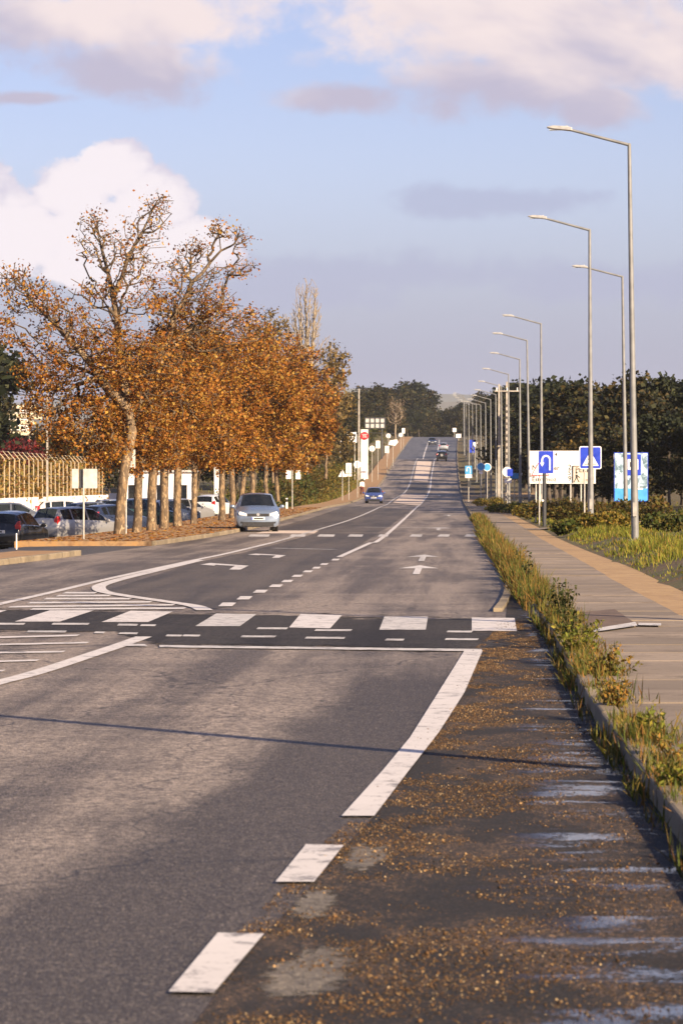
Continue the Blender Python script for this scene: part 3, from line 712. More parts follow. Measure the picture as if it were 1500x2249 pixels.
# the two big trees nearest, with the crown lobes that stand against the sky
tree('plane_tree', 'tallest autumn plane tree, nearest the camera, rising above the parked cars', 'tree', 11,
     [[gbase(262, 116), P3(270, 1060, 116), P3(290, 950, 116.5), P3(268, 830, 117), P3(258, 700, 117), P3(252, 640, 117)],
      [P3(258, 690, 117), P3(238, 600, 117), P3(222, 540, 117), P3(205, 480, 117)], [P3(255, 650, 117), P3(280, 570, 117.5), P3(312, 510, 118), P3(345, 440, 118)],
      [P3(285, 930, 116.5), P3(200, 800, 116), P3(120, 710, 115.5), P3(70, 660, 115), P3(30, 600, 115)], [P3(288, 940, 116.5), P3(330, 830, 118), P3(350, 720, 118)]],
     [E(205, 500, 117, 34, 48, .22, 1), E(235, 540, 117, 60, 40, .22, 1), E(185, 545, 117, 22, 40, .1, .8), E(350, 450, 118, 38, 28, .2, .9), E(320, 500, 118, 60, 40, .25, 1), E(290, 560, 117, 90, 45, .35), E(260, 640, 117, 120, 60, .6), E(30, 615, 115, 40, 45, .22), E(75, 650, 115, 70, 50, .3), E(130, 690, 115, 60, 50, .3), E(20, 730, 115, 45, 50, .16), E(200, 780, 116, 160, 100, 1.5), E(110, 850, 116, 90, 70, .5), E(160, 930, 116, 120, 80, 1.1), E(300, 850, 117, 130, 130, 1.3), E(240, 1000, 116, 60, 40, .35)],
     1900, 28000, .098, rt=.19, tip=.012, spread=.14, group=pg, clump=.48, thin=(4.2, 9.6, .16))
tree('plane_tree', 'autumn plane tree with high right-hand limb, second from the camera', 'tree', 12,
     [[gbase(300, 121), P3(305, 1040, 121), P3(320, 930, 121), P3(350, 790, 122), P3(385, 690, 122)],
      [P3(385, 690, 122), P3(420, 620, 122), P3(462, 575, 123), P3(485, 550, 123), P3(480, 500, 123)], [P3(350, 790, 122), P3(440, 700, 123), P3(520, 640, 123)]],
     [E(485, 505, 123, 34, 22, .14, .9), E(525, 530, 123, 26, 30, .12, .9), E(430, 545, 123, 40, 26, .14, .9), E(535, 585, 123, 30, 22, .1, .9), E(400, 580, 123, 40, 40, .18), E(470, 600, 123, 60, 40, .22), E(400, 650, 122, 110, 60, .7), E(450, 730, 123, 130, 90, 1.2), E(360, 840, 122, 140, 130, 1.5), E(320, 960, 121, 100, 80, .9)],
     1600, 24000, .098, rt=.165, tip=.012, spread=.14, group=pg, clump=.48, thin=(4.4, 9.2, .16))
rowp = [(333, 126, 'third'), (360, 132, 'fourth'), (390, 139, 'fifth'), (425, 147, 'sixth'), (487, 162, 'seventh'), (510, 172, 'eighth'), (530, 186, 'ninth'), (556, 203, 'tenth'), (585, 222, 'eleventh'), (612, 246, 'twelfth')]
rr = random.Random(5)
for i, (px, Y, od) in enumerate(rowp):
    top = [700, 690, 690, 690, 680, 700, 720, 735, 745, 780][i]; s = F/Y; cx = px+[20, 30, 40, 30, 40, 60, 60, 60, 60, 50][i]
    b = gbase(px, Y); lean = rr.uniform(-16, 22)
    st = [[b, P3(px+lean*.4, 1040, Y), P3(px+lean, 930, Y), P3(cx-10, 840, Y), P3(cx, top+70, Y)], [P3(px+lean, 930, Y), P3(cx+50, 830, Y+1)], [P3(px+lean, 940, Y), P3(cx-55, 840, Y-1)]]
    if i == 3: st.append([P3(px, 1125, Y), P3(px+14, 1040, Y+1), P3(px+25, 930, Y+1.5)])
    lob = [E(cx+rr.uniform(-62, 62), rr.uniform(top+60, 985), Y+rr.uniform(-1, 1), rr.uniform(38, 62), rr.uniform(40, 70), 1, 1.5) for _ in range(9)]
    tw = np.array(AUW)*np.array([rr.uniform(.4, 1.6) for _ in AUW]); tw /= tw.sum()
    tree('plane_tree', f'orange autumn plane tree, {od} trunk from the camera in the left row', 'tree', 20+i, st,
         lob+[E(cx, (top+990)/2, Y, 80, (990-top)/2-20, 2.2), E(cx-15, 985, Y, 80, 52, 1.3), E(cx+20, top+45, Y, 45, 50, .5)],
         800, 15500, .104+.0007*(Y-116), rt=rr.uniform(.13, .19), tip=.012, wts=tw, spread=.17, group=pg, nside=5, clump=.42, thin=(4.6, 8.5, .35))
# bare poplar and thin half-bare trees behind the row
tree('poplar_tree', 'tall bare columnar poplar standing behind the orange trees', 'tree', 40,
     [[tuple(at(674, 1040, 330)), P3(674, 900, 330), P3(674, 760, 330), P3(672, 640, 330)], [P3(674, 900, 330), P3(686, 780, 330), P3(692, 660, 330)], [P3(674, 900, 330), P3(662, 780, 330), P3(656, 670, 330)]],
     [E(674, 700, 330, 36, 98, 3, 1.4), E(676, 790, 330, 36, 60, 1, 1.4), E(640, 730, 330, 28, 50, .4, 1.4), E(712, 770, 330, 30, 40, .3, 1.4)], 900, 0, .2, rt=.16, tip=.022, bark_m='pale_bark', bf=.75, nside=4)
tree('ash_tree', 'sparse half-bare tree to the right of the poplar', 'tree', 41,
     [[tuple(at(715, 1050, 300)), P3(718, 950, 300), P3(722, 850, 300)]], [E(735, 800, 300, 32, 50, 1), E(712, 850, 300, 45, 60, 1), E(730, 880, 300, 50, 50, 1)], 420, 2400, .3, rt=.13, tip=.02, spread=.25, nside=4,
     cols=[(.20, .14, .05), (.14, .10, .04), (.26, .17, .06)], wts=None)
tree('ash_tree', 'sparse brown tree peeping over the orange crowns left of the poplar', 'tree', 42,
     [[tuple(at(600, 1060, 290)), P3(600, 900, 290), P3(602, 760, 290)]], [E(600, 730, 290, 42, 55, 1), E(570, 760, 290, 45, 60, 1)], 300, 1300, .28, rt=.13, tip=.02, spread=.25, nside=4,
     cols=[(.20, .14, .05), (.14, .10, .04), (.26, .17, .06)], wts=None)

# evergreen and mixed woodland: a few prototypes, each tree its own copy
def proto(name, seed, h, w, kind):
    rng = np.random.default_rng(seed)
    if kind == 'pine':
        stems = [[(0, 0, 0), (.1, 0, h*.5), (0, .1, h*.93)]]
        ells = [((rng.normal()*w*.42, rng.normal()*w*.42, h*z), (w*q, w*q, h*.10), 1) for z, q in zip(rng.uniform(.34, .9, 11), rng.uniform(.22, .5, 11))] + [((0, 0, h*.93), (w*.22, w*.22, h*.07), .5)]
        cols = [(.022, .028, .011), (.014, .019, .008), (.034, .036, .012), (.010, .013, .007)]; sz, nl, sp = .42, 4200, .3
    elif kind == 'oak':
        stems = [[(0, 0, 0), (0, 0, h*.35), (.2, 0, h*.7)]]
        ells = [((rng.normal()*w*.4, rng.normal()*w*.4, h*z), (w*q, w*q, h*.13), 1) for z, q in zip(rng.uniform(.22, .85, 12), rng.uniform(.3, .55, 12))]
        cols = [(.030, .032, .010), (.018, .021, .008), (.052, .043, .012), (.012, .014, .007), (.062, .042, .013)]; sz, nl, sp = .40, 4600, .32
    else:
        stems = [[(0, 0, 0), (0, 0, h*.35), (.2, 0, h*.7)]]
        ells = [((rng.normal()*w*.4, rng.normal()*w*.4, h*z), (w*q, w*q, h*.13), 1) for z, q in zip(rng.uniform(.28, .88, 10), rng.uniform(.28, .5, 10))]
        cols = [(.10, .070, .017), (.07, .048, .013), (.13, .080, .018), (.045, .038, .012)]; sz, nl, sp = .36, 3600, .3
    return tree(name, 'x', 'tree', seed, stems, ells, 260, nl, sz, rt=.2, tip=.02, cols=cols, wts=None, bark_m='dark_bark', leaf_m='pine', spread=sp, nside=4, bf=.2)
PR = {'pine': [proto('pine_tree', 61, 10, 2.6, 'pine'), proto('pine_tree', 62, 10, 2.2, 'pine'), proto('pine_tree', 63, 10, 2.0, 'pine')],
      'oak': [proto('evergreen_oak', 71, 10, 3.6, 'oak'), proto('evergreen_oak', 72, 10, 3.2, 'oak'), proto('evergreen_oak', 73, 10, 3.9, 'oak')],
      'olive': [proto('autumn_oak', 81, 10, 3.4, 'olive'), proto('autumn_oak', 82, 10, 3.0, 'olive')]}
used = set(); rr = random.Random(17)
def plant(kind, X, Y, h, label, group, wide=1.0, z=None):
    i = rr.randrange(len(PR[kind])); p = PR[kind][i]
    if (kind, i) in used: o = copy_tree(p)
    else: o = p; used.add((kind, i))
    k = h/10; o.location = (X, Y, (gz(X, Y) if z is None else z)-.1); o.scale = (k*wide, k*wide, k); o.rotation_euler = (0, 0, rr.uniform(0, 6.28))
    tag(o, label, 'tree', group); return o
# right-hand wood, from beside the near lamps up to the crest; skyline heights follow the photograph
sky_r = hermite([(1005, 872), (1020, 868), (1045, 862), (1062, 838), (1100, 846), (1150, 834), (1200, 832), (1260, 822), (1330, 826), (1385, 806), (1430, 818), (1500, 834), (1700, 850), (2100, 860)])
wood = 'trees of the dark wood right of the road'
LBL = {'pine': 'dark pine tree in the wood right of the road', 'oak': 'dark evergreen oak in the wood right of the road', 'olive': 'olive-brown oak in the wood right of the road'}
def onpix(kind, px, Y, top, wide=1.0, label=None, group=wood):
    X = (px-750)/F*Y; zt = at(px, top, Y).z
    if group == wood: X = max(X, RE(Y)+7.5)
    z0 = gz(X, Y); return plant(kind, X, Y, max(2.5, zt-z0+.1), label or LBL[kind], group, wide)
for px, Y, dk in [(1500, 196, 0), (1455, 205, 6), (1420, 214, 4), (1390, 206, 0), (1360, 226, 12), (1325, 224, 8), (1290, 236, 14), (1255, 250, 8), (1225, 244, 18), (1195, 268, 8), (1172, 282, 16), (1150, 300, 6), (1133, 318, 22), (1116, 340, 8), (1100, 366, 12), (1086, 392, 0), (1074, 424, -4), (1064, 460, 2), (1056, 505, 20), (1049, 560, 8), (1041, 610, 14), (1034, 660, 8), (1026, 720, 8), (1019, 770, 2), (1012, 830, 4),
                  (1540, 190, 5), (1590, 186, 5), (1650, 182, 0), (1700, 172, 0), (1760, 160, 0), (1850, 150, 0), (1950, 140, 0), (1640, 168, 0), (1760, 176, -20), (1900, 160, -20), (2080, 128, 0), (2150, 140, -10)]:  # unseen trees extending the wood, most added to shade its visible edge
    onpix(rr.choice(['pine', 'pine', 'oak']), px, Y, sky_r(px)+dk, rr.uniform(.95, 1.3))
for px, Y, t in [(1520, 172, 935), (1470, 178, 915), (1432, 186, 900), (1405, 182, 940), (1370, 190, 930), (1338, 196, 950), (1300, 206, 935), (1265, 215, 925), (1236, 224, 905), (1205, 236, 900), (1184, 250, 895), (1163, 266, 905), (1140, 284, 920), (1122, 306, 925), (1104, 334, 930), (1090, 362, 935), (1078, 396, 930), (1066, 440, 930), (1056, 490, 925), (1046, 540, 930), (1036, 600, 925), (1028, 660, 920)]:
    onpix('olive' if 1150 < px < 1290 and rr.random() < .75 else rr.choice(['oak', 'oak', 'pine']), px, Y, t, 1.25)
for px, Y, t in [(1500, 300, 840), (1450, 310, 846), (1400, 320, 838), (1340, 330, 842), (1280, 340, 838), (1230, 350, 848), (1180, 370, 846), (1140, 400, 856), (1110, 440, 862), (1085, 480, 860), (1066, 540, 866), (1050, 610, 872), (1035, 690, 876)]:
    onpix(rr.choice(['pine', 'oak']), px, Y, t, 1.3)
# the wood over the crest and on the left of the far road
farg = 'trees beyond the crest of the road'
for px, Y, t in [(778, 640, 868), (800, 700, 852), (822, 760, 838), (845, 800, 846), (866, 880, 838), (884, 900, 834), (902, 900, 842), (920, 930, 872), (938, 960, 892), (955, 990, 904), (970, 1000, 898), (985, 960, 884), (1000, 930, 880), (830, 830, 864), (858, 860, 870), (890, 960, 868), (912, 980, 884), (940, 900, 906), (962, 940, 908), (980, 900, 900), (996, 880, 896), (812, 640, 905), (840, 690, 905), (870, 770, 905), (895, 840, 900), (920, 870, 905), (1015, 905, 884), (1030, 900, 876), (1045, 905, 868), (1060, 900, 858), (1010, 890, 915), (1025, 885, 910), (760, 560, 905), (785, 600, 915), (740, 520, 890), (750, 600, 872), (770, 500, 930)]:
    onpix(rr.choice(['oak', 'oak', 'pine']), px, Y, t, 1.35, 'dark tree of the far wood where the road crests', farg)
for px, Y, t in [(700, 400, 870), (720, 430, 880), (680, 380, 880), (735, 460, 900), (650, 350, 890), (620, 340, 880), (590, 330, 900), (560, 320, 880), (520, 315, 890), (755, 470, 950), (480, 310, 880), (430, 310, 900), (380, 308, 890), (330, 306, 900), (290, 304, 880)]:
    onpix('olive' if px > 600 else rr.choice(['oak', 'olive']), px, Y, t, 1.2, 'brown oak standing behind the orange plane trees', 'oaks behind the plane trees')
tree('bare_tree', 'pale bare tree among the dark trees near the crest', 'tree', 44,
     [[tuple(at(868, 975, 640)), P3(868, 930, 640), P3(870, 890, 640)]], [E(868, 905, 640, 20, 32, 1, 1.5)], 260, 700, .3, rt=.16, tip=.035, bark_m='pale_bark', spread=.4, nside=4, cols=[(.20, .14, .08), (.15, .10, .06)], wts=None)
onpix('pine', -62, 250, 735, 1.3, 'dark pine reaching in at the left edge of the picture', 'dark trees at the far left')
for px, Y, t in [(-30, 300, 850), (20, 300, 960), (70, 296, 955), (110, 300, 930), (150, 306, 940), (195, 304, 950), (240, 300, 930)]:
    onpix('oak', px, Y, t, 1.1, 'dark evergreen behind the barbed fence on the left', 'dark trees at the far left')

# ------------------------------------------------------------------ shrubs, weeds, grass
def shrub(name, label, cat, seed, base, ells, n, size, cols, wts=None, group=None, leaf_m='leaf', stemsn=14):
    rng = np.random.default_rng(seed); b = np.array(base, float)
    root = thing(name, label, cat, tuple(b), group=group)
    c = ell_points(rng, ells, n)
    v, f = leaf_quads(rng, c, size, .6); npmesh('foliage', v, f, M[leaf_m], root, palette(rng, n, cols, wts), k=4)
    mb = MB()
    for p in c[:stemsn]: mb.cyl((p[0]*.15, p[1]*.15, -.1), tuple(p*.9), .02, .006, 5, False)
    mb.build('stem', M['dark_bark'], root); return root
GRN = [(.06, .08, .015), (.045, .06, .012), (.10, .10, .02), (.13, .10, .02)]
YEL = [(.20, .15, .02), (.14, .12, .02), (.25, .16, .03), (.09, .09, .015)]
ORA = [(.13, .075, .018), (.08, .06, .015), (.13, .11, .022), (.05, .052, .014)]
for i, (px, Y, h, w, cols, lb) in enumerate([
    (1215, 150, 1.1, 2.0, ORA, 'rusty brown bush under the large white sign'), (1172, 166, .9, 1.6, YEL, 'low yellow bush at the foot of the fifth lamp'),
    (1255, 132, .9, 1.4, ORA, 'brown bush below the right end of the white sign'), (1340, 128, 1.1, 1.6, ORA, 'orange-brown bush between the second and third lamps'),
    (1420, 132, 1.2, 1.5, ORA, 'reddish bush right of the blue poster'), (1330, 108, .75, 1.3, YEL, 'yellow-green bush right of the crossing sign'),
    (1480, 104, .8, 1.5, GRN, 'green bush at the right edge behind the nearest lamp'), (1245, 113, .6, .8, GRN, 'small dark green bush beside the footpath'),
    (1110, 205, .8, 1.8, GRN, 'green bush beyond the footpath near the far lamps'), (1075, 262, .9, 2.0, YEL, 'yellowish bush by the round blue signs')]):
    X = (px-750)/F*Y; h *= .8; w *= .72
    shrub('shrub', lb, 'shrub', 100+i, (X, Y, gz(X, Y)), [((0, 0, h*.45), (w, w*.8, h*.5), 1), ((w*.4, 0, h*.7), (w*.4, w*.4, h*.4), .4), ((-w*.5, .2, h*.5), (w*.4, w*.4, h*.45), .4)], 1500, .15, cols)
for i, (px, py, Y, w, h, cols, lb) in enumerate([
    (700, 1085, 262, 2.6, 2.0, GRN, 'dark green bush on the bank beside the left pavement'), (660, 1075, 275, 3.0, 2.6, ORA, 'rusty bush on the left bank behind the small round signs'),
    (735, 1050, 300, 3.0, 2.8, GRN, 'green bush on the bank below the white billboard'), (770, 1030, 345, 3.4, 3.2, YEL, 'yellow-green bush below the white totem'),
    (810, 1012, 400, 3.6, 2.8, YEL, 'yellow bush right of the totem foot'), (840, 990, 470, 4.0, 3.0, GRN, 'dark bush beside the far left kerb'),
    (640, 1100, 244, 2.2, 1.5, GRN, 'low green bush at the end of the tree row'), (720, 1020, 330, 3.2, 3.4, ORA, 'brown bush left of the billboard posts'), (870, 962, 600, 6, 4.5, GRN, 'dark bush at the crest left of the road')]):
    X = (px-750)/F*Y
    if X > LE(Y)-3.2-w*.6: X = LE(Y)-3.2-w*.6
    shrub('shrub', lb, 'shrub', 130+i, (X, Y, gz(X, Y)-.1), [((0, 0, h*.45), (w, w*.8, h*.5), 1), ((w*.4, 0, h*.7), (w*.5, w*.5, h*.4), .5), ((-w*.5, .2, h*.55), (w*.5, w*.5, h*.4), .5)], 2200, .26, cols, stemsn=8)

rb = random.Random(23)
for i in range(22):
    Y = 248+i*14; w = rb.uniform(1.4, 2.6)*(1+.0012*(Y-248)); h = rb.uniform(1.3, 2.6)*(1+.0012*(Y-248)); X = LE(Y)-2.9-w*.8-rb.uniform(0, 1.5)
    shrub('bank_bush', ['green', 'yellowish', 'rusty'][i % 3]+' bush in the line of bushes behind the far left pavement', 'shrub', 400+i, (X, Y, gz(X, Y)-.1),
          [((0, 0, h*.4), (w, w*.8, h*.45), 1), ((rb.uniform(-.5, .5)*w, 0, h*.65), (w*.5, w*.5, h*.4), .5), ((rb.uniform(-.6, .6)*w, .2, h*.5), (w*.5, w*.5, h*.4), .5)], 1500, .24, [GRN, YEL, ORA][i % 3], group='bushes behind the far left pavement', stemsn=8)
def blades(name, P, h, w, cols, seed, label, wts=None, lean=.85):
    rng = np.random.default_rng(seed); n = len(P); P = np.asarray(P); a = rng.uniform(0, 6.283, n)
    u = np.stack([np.cos(a), np.sin(a), np.zeros(n)], 1); hh = h*rng.uniform(.35, 1.25, n); b = rng.uniform(0, 6.283, n); lm = rng.uniform(0, lean, n)
    tipv = np.stack([np.cos(b)*hh*lm, np.sin(b)*hh*lm, hh*np.sqrt(np.maximum(.2, 1-lm**2))], 1); ww = (w*rng.uniform(.6, 1.3, n))[:, None]
    mid = tipv*.5; mid[:, 2] *= 1.15
    v = np.stack([P-u*ww*.5, P+u*ww*.5, P+mid+u*ww*.42, P+tipv, P+mid-u*ww*.42], 1).reshape(-1, 3)
    k = np.arange(n)*5; tri = np.concatenate([np.stack([k, k+1, k+2], 1), np.stack([k, k+2, k+4], 1), np.stack([k+4, k+2, k+3], 1)])
    o = npmesh(name, v, tri, M['weed'], None, palette(rng, n, cols, wts, .3, 5)); return tag(o, label, name.replace('_', ' ').split()[-1], kind='stuff')
rng = np.random.default_rng(77)
# weeds along the right kerb, thin where the crossing meets the path
P = []; H = []
N_ = 62000; yy = 9+ (rng.uniform(0, 1, N_)**1.25)*165; clump = np.sin(yy*1.7)+np.sin(yy*.61+1)+np.sin(yy*3.1+2)
ss_ = rng.normal(.13, .13, N_); ss_ = np.clip(ss_, -.10, .5)
keep = (rng.uniform(0, 1, N_) < .42+.24*clump) & ~((yy > 44.2) & (yy < 47.2) & (rng.uniform(0, 1, N_) < .6)) & ~((yy > 126.5) & (yy < 131.5))
yy = yy[keep]; ss_ = ss_[keep]
P = np.array([(RE(y)+s, y, zr(y)+(.10 if s > 0 else .0)) for y, s in zip(yy, ss_)])
hh = (.10+.05*(np.sin(yy*1.7)+1)+.05*(np.sin(yy*4.3)+1))*(.75+.25*np.clip((yy-25)/15, 0, 1))*.85+np.where(yy > 46, .17, 0)*np.clip((yy-46)/5, 0, 1)*(.75+.25*np.sin(yy*.9))
WEED = [(.15, .135, .022), (.08, .10, .017), (.21, .145, .035), (.22, .11, .028), (.06, .07, .015)]
blades('kerb_weeds', P, hh, .0055+.00021*yy, WEED, 5, 'yellow-green weeds growing out of the right kerb', [.25, .22, .23, .18, .12])
# grassy verge right of the dirt strip
N_ = 70000; yy = 40+(rng.uniform(0, 1, N_)**1.2)*200; s_ = 2.5+rng.gamma(1.6, 1.5, N_)
ok = np.sin(yy*.7+s_*1.3)+np.sin(yy*.23-s_)+rng.normal(0, .6, N_) > -.5; yy = yy[ok]; s_ = s_[ok]
P = np.array([(RE(y)+s, y, gz(RE(y)+s, y)-.01) for y, s in zip(yy, s_)])
blades('verge_grass', P, .15+.06*np.sin(yy*.5)+.05*np.sin(s_*2.1), .008+.00016*yy, [(.20, .205, .022), (.14, .155, .018), (.27, .22, .035), (.07, .085, .014), (.26, .15, .035)], 6, 'lush yellow-green grass on the verge below the lamps', [.3, .25, .2, .15, .1])
# grass on the left bank and at the tree row
N_ = 16000; yy = 215+rng.uniform(0, 1, N_)*260; t_ = 2.6+rng.gamma(1.6, 1.9, N_)
P = np.array([(LE(y)-t, y, gz(LE(y)-t, y)-.02) for y, t in zip(yy, t_)])
blades('bank_grass', P, .4+0*yy, .09+0*yy, [(.12, .12, .02), (.08, .095, .016), (.20, .15, .03), (.22, .13, .03)], 7, 'grass on the bank behind the left pavement')
# broad-leaved plants standing in the kerb weeds
DK = [(.025, .035, .010), (.04, .05, .012), (.07, .07, .015)]; BR = [(.17, .18, .02), (.11, .13, .018), (.24, .20, .03)]; OR_ = [(.26, .13, .025), (.20, .15, .03), (.12, .12, .02), (.30, .17, .03)]
WP = [(1222, 1292, .60, .12, 200, DK, 'tall dark weed rising above the kerb beyond the crossing'), (1232, 1352, .42, .26, 400, DK, 'dark bushy weed on the kerb at the zebra crossing'), (1262, 1372, .55, .15, 300, DK, 'tall dark spiky weed standing right at the zebra crossing'),
      (1262, 1408, .36, .28, 420, DK, 'dark green weed clump just in front of the zebra crossing'), (1292, 1440, .42, .30, 380, BR, 'bright yellow-green weed just in front of the crossing'), (1305, 1490, .30, .26, 380, OR_, 'orange-brown weed clump along the near kerb'), (1335, 1560, .26, .24, 380, OR_, 'rusty weed tuft leaning over the kerb'),
      (1372, 1630, .24, .2, 340, BR, 'yellow-green weed tuft halfway down the near kerb'), (1405, 1690, .22, .2, 320, OR_, 'brown and yellow weed tuft before the green one'), (1440, 1740, .22, .2, 340, BR, 'low bright green weed at the kerb in the foreground'), (1478, 1830, .18, .18, 300, BR, 'nearest clump of green weed against the kerb'), (1195, 1262, .6, .3, 360, OR_, 'tall tawny weed clump where the lay-by ends')]
M['wstem'] = plain('weed_stem', (.12, .09, .03), .8)
for i, (px, py, h, w, n, cols, lb) in enumerate(WP):
    rng2 = np.random.default_rng(300+i); g = G(px, py, .1); X = RE(g.y)+.20+.05*rng2.normal()
    root = thing('weed_plant', lb, 'plant', (X, g.y, zr(g.y)+.1)); mb = MB(); cen = []; ns_ = 14
    for s in range(ns_):
        a = rng2.uniform(0, 6.28); l = h*rng2.uniform(.35, 1.0); rr_ = w*rng2.uniform(.2, 1.1); tp = np.array([math.cos(a)*rr_, math.sin(a)*rr_, l])
        if s == 0: tp = np.array([.02, 0, h])
        mb.cyl((0, 0, -.05), tuple(tp), .006, .003, 5, False)
        for t in np.linspace(.12, 1, n//ns_): cen.append(tp*t+rng2.normal(size=3)*np.array([.05, .05, .025])*(1.3-t)*(.6+h))
    mb.build('stem', M['wstem'], root); cen = np.array(cen)
    v, f = leaf_quads(rng2, cen, .035+.045*h, .5); npmesh('foliage', v, f, M['weed'], root, palette(rng2, len(cen), cols), k=4)
# loose gravel thrown over the lay-by, and fallen leaves
N_ = 170000; yy = 8.5+(rng.uniform(0, 1, N_)**1.4)*36; f_ = np.clip(rng.beta(1.1, 1.9, N_), 0, 1)
cl = np.sin(yy*1.9+f_*5)+np.sin(yy*.8-f_*7+1)+.8*np.sin(yy*4.7-f_*13)+.6*np.sin(yy*9.1+f_*21)+rng.normal(0, .55, N_); ok = cl > .05; yy = yy[ok]; f_ = f_[ok]; n = len(yy)
xx = np.array([bl(y)-.12+(RE(y)-bl(y)+.1)*f for y, f in zip(yy, f_)]); s = .0018+rng.gamma(1.3, .0013, n); zz = np.array([zr(y)+.004 for y in yy])+s*.35
C = np.stack([xx, yy, zz], 1); dirs = np.array([(1, 0, 0), (-.5, .87, 0), (-.5, -.87, 0), (0, 0, .8), (0, 0, -.5)])
ang = rng.uniform(0, 6.28, n); ca, sa = np.cos(ang), np.sin(ang)
vv = np.stack([np.stack([C[:, 0]+s*(d[0]*ca-d[1]*sa), C[:, 1]+s*(d[0]*sa+d[1]*ca), C[:, 2]+s*d[2]], 1) for d in dirs*1.0], 1).reshape(-1, 3)
k = np.arange(n)*5; tri = np.concatenate([np.stack([k+a, k+b, k+c], 1) for a, b, c in ((0, 1, 3), (1, 2, 3), (2, 0, 3), (1, 0, 4), (2, 1, 4), (0, 2, 4))])
tag(npmesh('loose_gravel', vv, tri, M['pebble'], None, palette(rng, n, [(.17, .09, .035), (.07, .04, .02), (.32, .20, .09), (.04, .028, .018), (.46, .33, .18)], [.32, .32, .10, .22, .04], .25, 5)), 'brown loose gravel scattered over the lay-by', 'gravel', kind='stuff')
N_ = 7000; yy = 101+rng.uniform(0, 1, N_)**1.2*150; t_ = .1+rng.uniform(0, 1, N_)*4
C = np.array([(LE(y)-t, y, zr(y)+.13) for y, t in zip(yy, t_)]); v, f = leaf_quads(rng, C, .16, .8); v[:, 2] = np.maximum(np.repeat(C[:, 2], 4)-.004, C[:, 2].repeat(4)+(v[:, 2]-C[:, 2].repeat(4))*.25)
tag(npmesh('fallen_leaves', v, f, M['leaf'], None, palette(rng, len(C), AUT, AUW), k=4), 'fallen orange leaves on the left pavement', 'leaves', kind='stuff')
# ------------------------------------------------------------------ street lamps
def make_lamp():
    r = thing('street_lamp', 'x', 'street lamp'); H = 10.0
    MB().cyl((0, 0, -.15), (0, 0, 1.2), .098, .094, 12).cyl((0, 0, 1.2), (0, 0, H), .092, .046, 12).build('pole', M['lampsteel'], r, True)
    MB().box((0, 0, .02), (.34, .34, .04)).build('base_plate', M['lampsteel'], r)
    MB().box((0, -.112, .8), (.10, .02, .35)).build('access_door', M['steel'], r)
    MB().cyl((.02, 0, H-.02), (-1.55, 0, H+.42), .042, .034, 10).ball((0, 0, H-.01), .047, 10, 6).build('arm', M['lampsteel'], r, True)
    hd = MB(); pr = [(-.02, -.03), (.5, -.035), (.62, -.02), (.62, .005), (.45, .05), (.1, .07), (-.02, .05)]
    hd.prism([(-1.45-a*.98, H+.40+a*.13+b) for a, b in pr], 'y', -.13, .13)
    h = hd.build('lamp_head', M['lamphead'], r, bevel=.012)
    MB().box((-1.83, 0, H+.405), (.34, .18, .015)).build('lens', M['lens'], h)
    MB().cyl((-1.56, 0, H+.46), (-1.56, 0, H+.51), .022, .02, 8).build('photocell', M['lamphead'], h)
    return r
lamp0 = make_lamp(); first = True
lamps = [(1395, 86, 'nearest and tallest grey street lamp in view, on the grassy verge'), (1298, 114.5, 'second street lamp, its pole crossing the zebra sign'), (1375, 140, 'third street lamp, set back behind the nearest pole beside the blue poster'),
         (1190, 181, 'fourth street lamp, rising behind the blue U-turn sign'), (1163, 202, 'fifth street lamp at the left end of the white sign'), (1143, 233, 'sixth street lamp from the camera'), (1118, 265, 'seventh street lamp beside the concrete poles')]
names = ['eighth', 'ninth', 'tenth', 'eleventh', 'twelfth', 'thirteenth', 'fourteenth', 'fifteenth', 'sixteenth', 'seventeenth', 'eighteenth', 'nineteenth']
for i, Y in enumerate((296, 325, 352, 380, 410, 440, 470, 505, 545, 590, 640, 700)):
    X = RE(Y)+3.3-2.0*smooth((Y-270)/330); lamps.append((750+X/Y*F, Y, f'{names[i]} street lamp of the receding row on the right'))
near = [(4.75, 18.0), (5.3, 40.6)]
for i, L in enumerate(lamps+near):
    o = lamp0 if first else copy_tree(lamp0); first = False
    X, Y = ((L[0]-750)/F*L[1], L[1]) if len(L) == 3 else L
    o.location = (X, Y, gz(X, Y)); o.rotation_euler = (0, R(-.9) if i in (0, 2, 4) else R(-.3), -.06)
    tag(o, L[2] if len(L) == 3 else 'street lamp beyond the right edge whose shadow crosses the lane', 'street lamp', 'street lamps along the right verge')

# ------------------------------------------------------------------ signs
def post(r, h, rad=.03, m='steel', x=0, y=.03, dz=.2): return MB().cyl((x, y, -dz), (x, y, h), rad, rad, 8).build('post', M[m], r)
def rrect(w, h, c=.04, n=3):
    pts = []
    for cx, cz_, a0 in ((w/2-c, h/2-c, 0), (-w/2+c, h/2-c, 90), (-w/2+c, -h/2+c, 180), (w/2-c, -h/2+c, 270)):
        for i in range(n+1): a = R(a0+90*i/n); pts.append((cx+c*math.cos(a), cz_+c*math.sin(a)))
    return pts
def circ(r, n=20): return [(r*math.cos(2*math.pi*i/n), r*math.sin(2*math.pi*i/n)) for i in range(n)]
def tri(w, h): return [(-w/2, -h/2), (w/2, -h/2), (0, h/2)]
def shift(p, x, z): return [(a+x, b+z) for a, b in p]
def face(r, name, poly_, x, z, t0, t1, m): return MB().prism(shift(poly_, x, z), 'y', t0, t1).build(name, M[m], r)
def sgn(px, Y, name, label, rz=0, group=None, side=1, z0=None):
    X = (px-750)/F*Y; z = gz(X, Y) if z0 is None else z0
    if X < LE(Y) and z0 is None and X > LE(Y)-4.2: z = zr(Y)+.12
    r = thing(name, label, 'sign', (X, Y, z), rz, group); r['_z'] = z; return r
